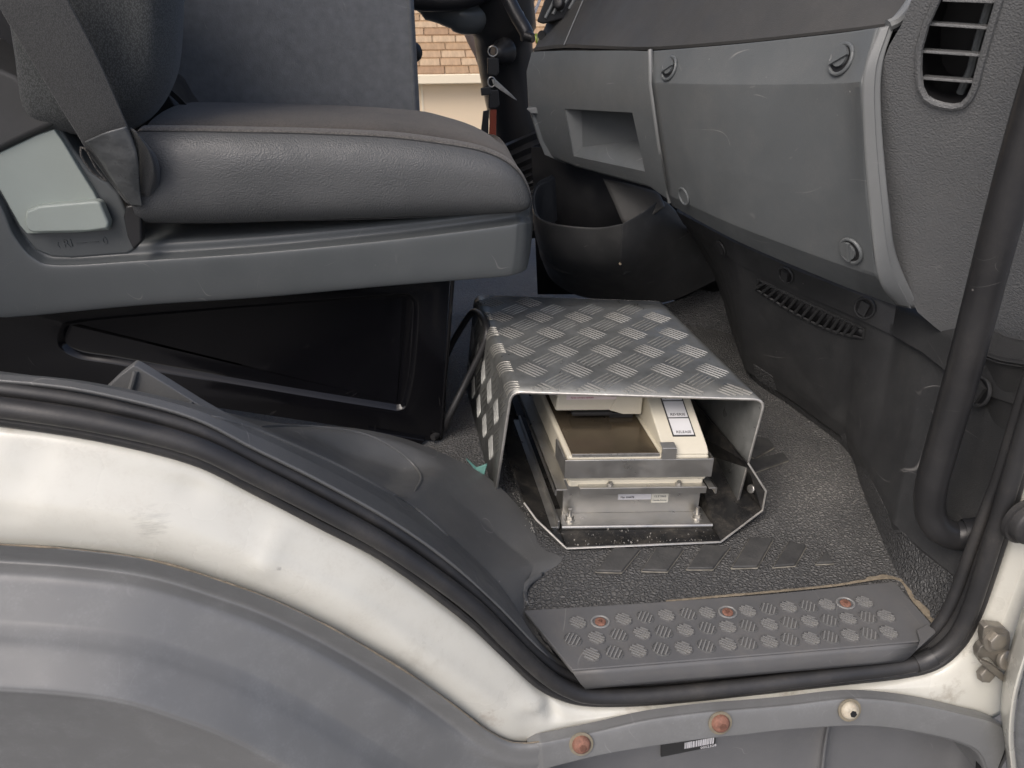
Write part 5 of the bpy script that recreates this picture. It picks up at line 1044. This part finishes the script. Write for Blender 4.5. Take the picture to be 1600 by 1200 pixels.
# bars on the left flank; flank frame: s along depth, t down from the bend
fl_n = (LF - A).cross(D - A).normalized()
if fl_n.x > 0: fl_n = -fl_n
sd_ = (D - A).normalized(); td_ = (LF - A); tl = td_.length; td_.normalize(); sl_ = (D - A).length
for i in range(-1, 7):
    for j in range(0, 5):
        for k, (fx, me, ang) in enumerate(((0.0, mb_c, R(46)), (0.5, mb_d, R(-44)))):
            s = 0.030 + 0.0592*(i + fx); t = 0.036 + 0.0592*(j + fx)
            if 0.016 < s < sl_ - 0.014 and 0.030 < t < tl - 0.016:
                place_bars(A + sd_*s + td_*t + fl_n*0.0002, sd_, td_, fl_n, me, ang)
# cut-off bars running over the left bend and to the front edge
def bend_pt(t, u):
    s = section(t); n = len(s); x = u*(n-1); i = min(int(x), n-2); return s[i].lerp(s[i+1], x - i)
stg = Mb()
for g in range(6):
    for b in range(5):
        t0 = 0.03 + g*0.175 + b*0.020
        if t0 > 0.97: continue
        path = []
        for q in range(9):
            s = section(min(0.99, t0 - q*0.004 if t0 > 0.04 else t0)); u = 2 + q*0.85
            i = min(int(u), 9); p = s[i].lerp(s[i+1], u - i)
            nn = (p - Vector((0.23, p.y, 0.08))).normalized(); path.append(p + nn*0.0004)
        stg.tube(path, [0.0003] + [0.0009]*7 + [0.0003], 6)
obj("bend_bars", stg, M['bar_shaded'], cover)["kind"] = 'stuff'
fe = Mb(); dbar = (ex.normalized()*math.cos(R(-44)) + ex.normalized().cross(Vector((0,0,-1)))*-math.sin(R(-44)))
uy_ = Vector((0,0,1)).cross(ex.normalized()); dbar = ex.normalized()*math.cos(R(-44)) + uy_*math.sin(R(-44)); wbar = Vector((0,0,1)).cross(dbar)
for i in range(-3, 6):
    c = org + ex*i - ey
    for b in range(5):
        o_ = c + wbar*((b-2)*0.0062)
        segp = [o_ + dbar*s for s in (-0.018, -0.013, -0.008, -0.003, 0.002, 0.007, 0.012, 0.018)]
        ok = [p for p in segp if in_quad(p, 0.003)]
        if len(ok) > 1: fe.tube([p + Vector((0,0,0.0004)) for p in ok], [0.0004] + [0.0011]*(len(ok)-1), 6)
obj("edge_bars", fe, M['bar_lit'], cover)["kind"] = 'stuff'

# ================================================================ black tray below the printer
tray = thing("steel_tray", "black painted steel tray with upturned sides bolted to the cab floor", "tray", (0.25, 0.3, 0.0))
fL = Vector((0.1468,0.1906,0.004)); fR = Vector((0.3434,0.1822,0.004))
vdir = (D - A).normalized()
bL = fL + vdir*0.40; bR = fR + vdir*0.40
tm = Mb().prism([fL, fR, bR, bL], (0,0,0.0025))
base_o = obj("tray_base", tm, M['black_paint'], tray, bevel=0.0008)
rt1 = Vector((0.4122,0.222,0.0175)); rt2 = Vector((0.4102,0.218,0.0519)); rt3 = Vector((0.3856,0.231,0.0887))
rs = (rt3 - rt2)
wall_r = [fR + Vector((0.0005,0,0.0012)), rt1, rt2, rt3, rt3 + vdir*0.30 + Vector((-0.012,0,0.004)), bR + Vector((0.0005,0,0.001))]
obj("right_wall", Mb().prism(wall_r, (0.0022, 0.0004, -0.0010)), M['black_paint'], tray)
lt1 = Vector((0.1138,0.232,0.0196)); lt2 = Vector((0.101,0.258,0.0276))
wall_l = [fL + Vector((-0.0005,0,0.0012)), lt1, lt2, lt2 + vdir*0.30, bL + Vector((-0.0005,0,0.001))]
obj("left_wall", Mb().prism(wall_l, (-0.0022, 0.0004, -0.001)), M['black_paint'], tray)
obj("worn_edge", Mb().tube([lt2 + Vector((0,-0.0003,0.0006)), lt1 + Vector((0,-0.0006,0.0006)), fL + Vector((0,-0.0012,0.001)), fR + Vector((0,-0.0012,0.001)), rt1 + Vector((0.0005,-0.0006,0.0006)), rt2 + Vector((0.0006,0,0.0006)), rt3 + Vector((0.0006,0,0.0006))], 0.0014, 6), M['cut'], tray)
obj("wall_screw", Mb().disc((0.3976,0.232,0.0467), (-0.9,-0.3,0.35), 0.0058, 0.0016, 20, dome=0.001), M['steel'], tray)
bo1 = obj("tray_bolt", Mb().disc((0.125,0.262,0.0013), (0.2,-0.2,1), 0.0085, 0.0018, 20), M['steel'], tray)
obj("bolt_head", Mb().disc(Vector((0.125,0.262,0.0024)) + Vector((0,0,0.0018)), (0.2,-0.2,1), 0.0056, 0.005, 6), M['steel'], bo1)
# crumbs of grit on the tray
random.seed(11); crumbs = Mb()
for i in range(260):
    u = random.random(); w = random.random()**2
    if random.random() < 0.45: p = fL.lerp(fR, u) + vdir*(0.002 + 0.034*w)
    else: p = fL + (bL - fL)*(0.08 + 0.5*u) + Vector((-0.034 - 0.02*random.random()*w, 0, 0))
    s = 0.0004 + 0.0011*random.random()**3
    crumbs.box(p + Vector((0,0,0.0027 + s/2)), (s, s*0.8, s), Matrix.Rotation(random.random()*3, 3, 'Z'))
tag(obj("grit", crumbs, M['cut'], at=(0.2,0.25,0)), "pale grit scattered over the black tray", None, kind='stuff')
obj_sh = thing("gravel_chip", "small grey stone chip lying on the tray left of the printer stand", "stone", (0.1089,0.3156,0.012))
obj("chip", Mb().disc((0.1089,0.3154,0.01), (0,0,1), 0.006, 0.004, 7, dome=0.002), M['edge'], obj_sh)

# ================================================================ printer stand and printer (frame turned with the cover)
O = Vector((0.150, 0.2360, 0.0070)); U = Vector((0.9966, -0.0825, 0)); V = Vector((-0.075, 0.9972, 0)); W = Vector((0,0,1))
def q(u, v, w): return O + U*u + V*v + W*w
def slab(u0, u1, v0, v1, w0, w1, mb=None):
    mb = mb or Mb()
    return mb.rings([[q(u0,v0,w0), q(u1,v0,w0), q(u1,v1,w0), q(u0,v1,w0)], [q(u0,v0,w1), q(u1,v0,w1), q(u1,v1,w1), q(u0,v1,w1)]])
stand = thing("printer_stand", "bent aluminium stand with bolted feet lifting the printer off the tray", "stand", q(0.09, 0.1, 0))
obj("foot_flange", slab(-0.004, 0.192, -0.010, 0.028, 0.000, 0.003), M['alu'], stand, bevel=0.0008)
obj("foot_lip", Mb().tube([q(-0.004,-0.010,0.002), q(0.192,-0.010,0.002)], 0.0030, 10), M['alu'], stand)
web_ = obj("front_web", slab(0.003, 0.184, 0.018, 0.021, 0.003, 0.058), M['alu'], stand, bevel=0.0006)
obj("web_return", slab(0.003, 0.006, 0.021, 0.24, 0.003, 0.058), M['alu'], stand)
obj("web_return", slab(0.181, 0.184, 0.021, 0.24, 0.003, 0.058), M['alu'], stand)
obj("weld_bar", slab(0.030, 0.176, 0.0125, 0.0178, 0.0415, 0.0465), M['cut'], stand, bevel=0.001)
obj("top_lip", slab(0.018, 0.180, -0.004, 0.030, 0.0575, 0.0600), M['alu'], stand, bevel=0.0006)
obj("lip_front", slab(0.018, 0.180, -0.0055, -0.0035, 0.0500, 0.0600), M['alu'], stand, bevel=0.0006)
# side rails with a hooked front end
for s, u0 in ((-1, 0.003), (1, 0.184)):
    ra = slab(u0 - (0.016 if s < 0 else 0), u0 + (0 if s < 0 else 0.010), -0.004, 0.26, 0.0555, 0.0575)
    rail = obj("side_rail", ra, M['alu'], stand, bevel=0.0005)
    ue = u0 + s*(0.016 if s < 0 else 0.010)
    obj("rail_hook", slab(min(ue, ue - s*0.002), max(ue, ue - s*0.002), -0.004, 0.26, 0.0485, 0.0575), M['alu'], rail)
# slide channel on the floor left of the stand
obj("slide_channel", slab(-0.024, -0.008, -0.012, 0.26, 0.000, 0.004).rings([[q(-0.0104,-0.0115,0.001), q(-0.0074,-0.0115,0.001), q(-0.0074,0.259,0.001), q(-0.0104,0.259,0.001)], [q(-0.0104,-0.0115,0.013), q(-0.0074,-0.0115,0.013), q(-0.0074,0.259,0.013), q(-0.0104,0.259,0.013)]]), M['alu'], stand, bevel=0.0006)
for u_ in (0.010, 0.178):
    bn = obj("foot_bolt", Mb().disc(q(u_, 0.006, 0.003), (0,0,1), 0.0068, 0.0016, 20), M['steel'], stand)
    obj("nut", Mb().disc(q(u_, 0.006, 0.0046), (0,0,1), 0.0056, 0.0052, 6), M['steel'], bn)
    obj("thread", Mb().tube([q(u_, 0.006, 0.009), q(u_, 0.006, 0.019)], 0.0026, 10), M['steel'], bn)
for u_ in (0.058, 0.146):
    bn = obj("lip_bolt", Mb().disc(q(u_, 0.001, 0.060), (0,-0.3,1), 0.0046, 0.0010, 18), M['steel'], stand)
    obj("bolt_head", Mb().disc(q(u_, 0.001, 0.061), (0,-0.3,1), 0.0032, 0.0040, 6), M['steel'], bn)
# paper labels on the web
lb1 = obj("number_label", slab(0.0755, 0.1190, 0.0172, 0.0179, 0.0245, 0.0385), M['paper'], stand)
text("label_line", "Nr.: 10000449/8    Ser: 8", 0.0036, M['ink'], lb1, q(0.0970, 0.0170, 0.0350), U, W)
text("label_line", "Mat: 226878", 0.0036, M['ink'], lb1, q(0.0875, 0.0170, 0.0285), U, W)
lb2 = obj("maker_label", slab(0.1195, 0.1415, 0.0166, 0.0172, 0.0195, 0.0395), M['paper_cream'], stand)
text("label_line", "BARTEC", 0.0054, M['ink'], lb2, q(0.1307, 0.0163, 0.0362), U, W)
text("label_line", "12.5 VA/3", 0.0040, M['grey_ink'], lb2, q(0.1305, 0.0163, 0.0298), U, W)
text("label_line", "Needle Printer", 0.0031, M['grey_ink'], lb2, q(0.1305, 0.0163, 0.0235), U, W)

prn = thing("slip_printer", "small cream slip printer with brown paper bed and three silver buttons", "printer", q(0.092, 0.1, 0.06))
z0 = 0.0605
obj("body", slab(0.003, 0.182, 0.003, 0.25, z0 + 0.004, z0 + 0.0425), M['cream'], prn, bevel=0.004, seg=3)
obj("base_skirt", slab(0.006, 0.179, 0.004, 0.25, z0 - 0.006, z0 + 0.006), M['cream'], prn, bevel=0.003)
obj("bed_plate", slab(0.0085, 0.1185, 0.0045, 0.16, z0 + 0.0426, z0 + 0.0462), M['bed'], prn, bevel=0.0012)
obj("bed_edge", slab(0.0085, 0.1185, 0.0030, 0.0044, z0 + 0.0412, z0 + 0.0458), M['steel'], prn, bevel=0.0004)
# button column: wedge rising to the back
cu = [q(0.124, 0.004, z0+0.0422), q(0.124, 0.012, z0+0.0505), q(0.124, 0.125, z0+0.106), q(0.124, 0.25, z0+0.106), q(0.124, 0.25, z0+0.0422)]
obj("button_column", Mb().prism(cu, U*0.0575), M['cream'], prn, bevel=0.002, seg=2)
sU = U; sS = (q(0, 0.125, 0.106) - q(0, 0.012, 0.0505)).normalized(); sN = sU.cross(sS).normalized()
def onslope(u, s, h=0.0): return q(u, 0.012, z0 + 0.0505) + sS*s + sN*h
def slopeslab(u0, u1, s0, s1, h0, h1): return Mb().rings([[onslope(u0,s0,h0), onslope(u1,s0,h0), onslope(u1,s1,h0), onslope(u0,s1,h0)], [onslope(u0,s0,h1), onslope(u1,s0,h1), onslope(u1,s1,h1), onslope(u0,s1,h1)]])
kp = obj("keypad", slopeslab(0.1415, 0.1705, 0.014, 0.098, 0.0, 0.0008), M['ink'], prn)
for i, wd in enumerate(("RELEASE", "REVERSE", "FORWARD")):
    s0 = 0.0160 + i*0.0268
    kb = obj("button", slopeslab(0.1432, 0.1688, s0, s0 + 0.0248, 0.0008, 0.0016), M['button'], kp)
    text("button_word", wd, 0.0052, M['ink'], kp, onslope(0.1565, s0 + 0.0038, 0.0018), sU, sS)
# print head cover: two heights with a slanted step between
hd = [q(0.006,0.086,z0+0.060), q(0.080,0.086,z0+0.060), q(0.097,0.086,z0+0.0545), q(0.1225,0.086,z0+0.0545), q(0.1225,0.086,z0+0.105), q(0.010,0.086,z0+0.105)]
obj("head_cover", Mb().prism(hd, V*0.16), M['cream'], prn, bevel=0.003, seg=3)
obj("head_step", Mb().prism([q(0.078,0.0845,z0+0.0615), q(0.096,0.083,z0+0.056), q(0.120,0.083,z0+0.056), q(0.120,0.083,z0+0.096), q(0.092,0.0845,z0+0.096)], V*0.006), M['cream'], prn, bevel=0.001)
obj("ribbon_gate", slab(0.028, 0.082, 0.083, 0.12, z0 + 0.0540, z0 + 0.0590), M['black'], prn, bevel=0.001)
obj("paper_guide", slab(0.080, 0.112, 0.090, 0.12, z0 + 0.0462, z0 + 0.0535), M['black'], prn, bevel=0.001)
wl_ = obj("warning_label", slab(0.020, 0.086, 0.0850, 0.0856, z0 + 0.078, z0 + 0.092), M['paper_pink'], prn)
text("label_line", "Nur Originalfarbband für den Drucker verw.", 0.0033, M['red_ink'], wl_, q(0.053, 0.0848, z0 + 0.0862), U, W)
text("label_line", "Farbe: schwarz wechseln", 0.0030, M['red_ink'], wl_, q(0.041, 0.0848, z0 + 0.0812), U, W)
# aluminium clamp round the front of the printer
cl = obj("clamp_band", slab(-0.001, 0.186, -0.001, 0.0015, z0 + 0.012, z0 + 0.0395), M['alu'], prn, bevel=0.0008)
obj("band_return", slab(-0.001, 0.0012, 0.0, 0.05, z0 + 0.012, z0 + 0.0395), M['alu'], cl)
obj("band_return", slab(0.1838, 0.186, 0.0, 0.05, z0 + 0.012, z0 + 0.0395), M['alu'], cl)
obj("clamp_tab", slab(0.1195, 0.1375, -0.001, 0.0015, z0 + 0.039, z0 + 0.0545).rings([[q(0.1195,-0.001,z0+0.0545), q(0.1375,-0.001,z0+0.0545), q(0.1375,0.010,z0+0.0570), q(0.1195,0.010,z0+0.0570)], [q(0.1195,-0.001,z0+0.056), q(0.1375,-0.001,z0+0.056), q(0.1375,0.010,z0+0.0585), q(0.1195,0.010,z0+0.0585)]]), M['alu'], prn, bevel=0.0006)

# teal tape scrap by the cover
tp = thing("tape_scrap", "torn teal tape scrap stuck at the foot of the silver cover", "tape", (0.0437,0.3355,0.03))
obj("tape", Mb().prism([(0.0299,0.335,0.0517),(0.0435,0.33,0.0392),(0.0583,0.325,0.048),(0.0533,0.32,0.0326),(0.044,0.325,0.0341)], (-0.001,-0.001,0.0005)), M['teal'], tp)

# ================================================================ far side: steering column, keys, driver's door pillar, building
colm = thing("steering_column", "black steering column shroud with stalk seen past the dashboard end", "steering column", (0.2483,1.35,0.1192))
cpth = [(0.1599,1.3,0.6074),(0.171,1.32,0.5441),(0.1811,1.34,0.477),(0.1937,1.35,0.4072),(0.2089,1.35,0.3356),(0.2278,1.35,0.261),(0.2477,1.35,0.1675),(0.2689,1.35,0.0524)]
obj("column_body", Mb().tube(cr(cpth, 30), [0.085]*6 + [0.072]*24, 20, flat=0.75), M['black'], colm)
obj("lock_boss", Mb().tube(cr([(0.1772,1.27,0.486),(0.1618,1.255,0.4823),(0.1474,1.25,0.4829)], 8), [0.03,0.03,0.026,0.024,0.022,0.02,0.018,0.016], 16), M['black'], colm)
obj("lower_shroud", Mb().tube(cr([(-0.026,1.3,0.5786),(0.028,1.29,0.5689),(0.0627,1.28,0.5569),(0.0954,1.28,0.5468),(0.1265,1.29,0.551),(0.1805,1.3,0.5703)], 24), [0.004,0.012,0.02]+[0.032]*8+[0.036]*7+[0.034]*6, 18, flat=0.8), M['seat_plastic'], colm)
obj("wheel_rim", Mb().tube(cr([(-0.075,1.25,0.6208),(-0.0246,1.24,0.5904),(0.0409,1.23,0.5858),(0.1073,1.23,0.595),(0.1881,1.24,0.6322)], 20), 0.022, 14), M['black'], colm)
obj("shroud_top", Mb().prism([(0.1144,1.28,0.6555),(0.1263,1.28,0.5738),(0.1365,1.28,0.5289),(0.1923,1.28,0.5336),(0.2426,1.28,0.5459),(0.2282,1.28,0.5833),(0.1923,1.28,0.6555)], (0,0.08,0)), M['black'], colm, bevel=0.012, seg=3)
obj("column_stalk", Mb().tube(cr([(0.1689,1.18,0.5986),(0.1875,1.16,0.5623),(0.2062,1.14,0.5306),(0.2089,1.14,0.5164)], 14), 0.014, 14), M['black'], colm)
obj("stalk_tip", Mb().tube([(0.205,1.13,0.5243),(0.2193,1.12,0.5202)], [0.011, 0.009], 12), M['black'], colm)
obj("gear_ring", Mb().disc((0.2218,1.1,0.5206), (0.9,-0.3,0.2), 0.010, 0.003, 18), M['green'], colm)
obj("switch_pod", Mb().prism([(0.1919,1.2,0.5626),(0.1999,1.2,0.5662),(0.2161,1.2,0.5336),(0.219,1.2,0.5116),(0.2082,1.2,0.5166)], (0.01,0.03,0)), M['edge'], colm, bevel=0.003)
obj("column_boot", Mb().tube(cr([(0.2264,1.34,0.2856),(0.2526,1.32,0.2182),(0.2728,1.3,0.1638),(0.2905,1.28,0.0896)], 40), [0.082 + 0.006*math.sin(k*1.6) for k in range(40)], 20), M['black'], colm)
keys = thing("key_bunch", "bunch of keys with black fobs and a red tag hanging from the ignition", "keys", (0.1462,1.235,0.4869))
obj("key_ring", Mb().tube([Vector((0.1458,1.23,0.4873)) + Vector((math.cos(t)*0.010, 0, math.sin(t)*0.010)) for t in [2*math.pi*k/24 for k in range(25)]], 0.0014, 8, caps=False), M['steel'], keys)
obj("black_fob", Mb().prism([(0.1342,1.225,0.4753),(0.1576,1.225,0.4738),(0.1587,1.225,0.4443),(0.1517,1.225,0.4379),(0.1337,1.225,0.442)], (0,0.010,0)), M['black'], keys, bevel=0.002)
obj("key_blade", Mb().prism([(0.1419,1.225,0.4316),(0.1503,1.225,0.4314),(0.1866,1.225,0.3994),(0.1979,1.225,0.3873),(0.1866,1.225,0.3928),(0.1473,1.225,0.4184)], (0,0.003,0)), M['steel'], keys, bevel=0.0006)
obj("key_link", Mb().tube([Vector((0.1419,1.225,0.4263)) + Vector((math.cos(t)*0.008, 0, math.sin(t)*0.010)) for t in [2*math.pi*k/20 for k in range(21)]], 0.0016, 8, caps=False), M['steel'], keys)
obj("remote_fob", Mb().prism([(0.1344,1.222,0.4111),(0.1568,1.222,0.4108),(0.1593,1.222,0.3776),(0.1522,1.222,0.371),(0.1338,1.222,0.3713)], (0,0.010,0)), M['black'], keys, bevel=0.003)
obj("key_head", Mb().prism([(0.1176,1.22,0.4143),(0.1386,1.22,0.4179),(0.1411,1.22,0.4008),(0.1187,1.22,0.3985)], (0,0.006,0)), M['black'], keys, bevel=0.002)
obj("black_tag", Mb().prism([(0.1227,1.225,0.3657),(0.1354,1.225,0.3681),(0.1329,1.225,0.2883),(0.1126,1.225,0.2888)], (0,0.005,0)), M['black'], keys, bevel=0.001)
obj("red_tag", Mb().prism([(0.1385,1.228,0.369),(0.1527,1.228,0.3687),(0.1507,1.228,0.3098),(0.1349,1.228,0.3143)], (0,0.004,0)), M['red'], keys, bevel=0.001)

dp = thing("driver_door_pillar", "pale tan edge of the far door opening behind the hanging keys", "pillar", (0.2422,1.95,0.1195))
obj("pillar_trim", Mb().tube(cr([(0.1265,1.95,0.509),(0.1479,1.95,0.4572),(0.17,1.95,0.4148),(0.1922,1.95,0.3497),(0.2187,1.95,0.2564),(0.2464,1.95,0.1591),(0.2795,1.95,0.0371)], 24), 0.022, 12), M['pillar'], dp)
mp_ = thing("windscreen_pillar", "thin dark windscreen pillar at the top beyond the centre vent", "pillar", (0.3097,1.9,0.5275))
obj("pillar_post", Mb().tube([(0.306,1.9,0.5208),(0.3111,1.9,0.5606),(0.3223,1.9,0.6887)], 0.012, 12), M['dash_top'], mp_)
obj("glass_edge", Mb().tube([(0.2945,1.85,0.4971),(0.3179,1.85,0.5332),(0.3459,1.85,0.5944)], 0.004, 8), M['paper'], mp_)

# low building across the yard: cream wall with a shingled roof
bld = thing("shingled_building", "low cream building with brown shingled roof across the yard", "building", (0.3, 5.0, -1.15))
ez = -0.02
obj("wall", Mb().box((0.5, 5.45, (-1.15 + ez - 0.02)/2), (9.0, 0.7, 1.15 + ez - 0.02)), M['wall'], bld)
obj("eave", Mb().box((0.5, 5.045, ez - 0.006), (9.2, 0.12, 0.060)), M['wall_trim'], bld, bevel=0.006)
for i in range(14):
    x = -3.8 + i*0.62 + 0.05
    obj("wall_joint", Mb().box((x, 5.098, -0.6), (0.014, 0.006, 1.1)), M['wall_trim'], bld)
random.seed(5)
shm = [mesh_of("shingle", Mb().rings([[Vector((-0.5,0,0)), Vector((0.5,0,0)), Vector((0.5,0.13,0.0)), Vector((-0.5,0.13,0.0))], [Vector((-0.5,0,0.016)), Vector((0.5,0,0.016)), Vector((0.5,0.13,0.004)), Vector((-0.5,0.13,0.004))]]), m) for m in M['shingles']]
sl_a = math.atan2(0.42, 1.0); rq = Matrix.Rotation(sl_a, 3, 'X').to_quaternion()
for r_ in range(12):
    x = -0.9 + (0.07 if r_ % 2 else 0)
    while x < 2.0:
        w = random.uniform(0.12, 0.20); yy = 5.0 + r_*0.105*math.cos(sl_a); z_ = ez + 0.012 + r_*0.105*math.sin(sl_a) + 0.004
        o = put("shingle", random.choice(shm), bld, (x + w/2, yy, z_), rq); o.scale = (w - 0.006, 1, 1)
        x += w
rb_ = Vector((0, math.cos(sl_a), math.sin(sl_a)))
e0 = Vector((-4.1, 5.0, ez + 0.006)); e1 = Vector((5.1, 5.0, ez + 0.006))
rf = Mb().prism([e0, e1, e1 + rb_*1.30, e0 + rb_*1.30], Vector((0, 0.0, -0.02)))
obj("roof_deck", rf, M['shingles'][0], bld)
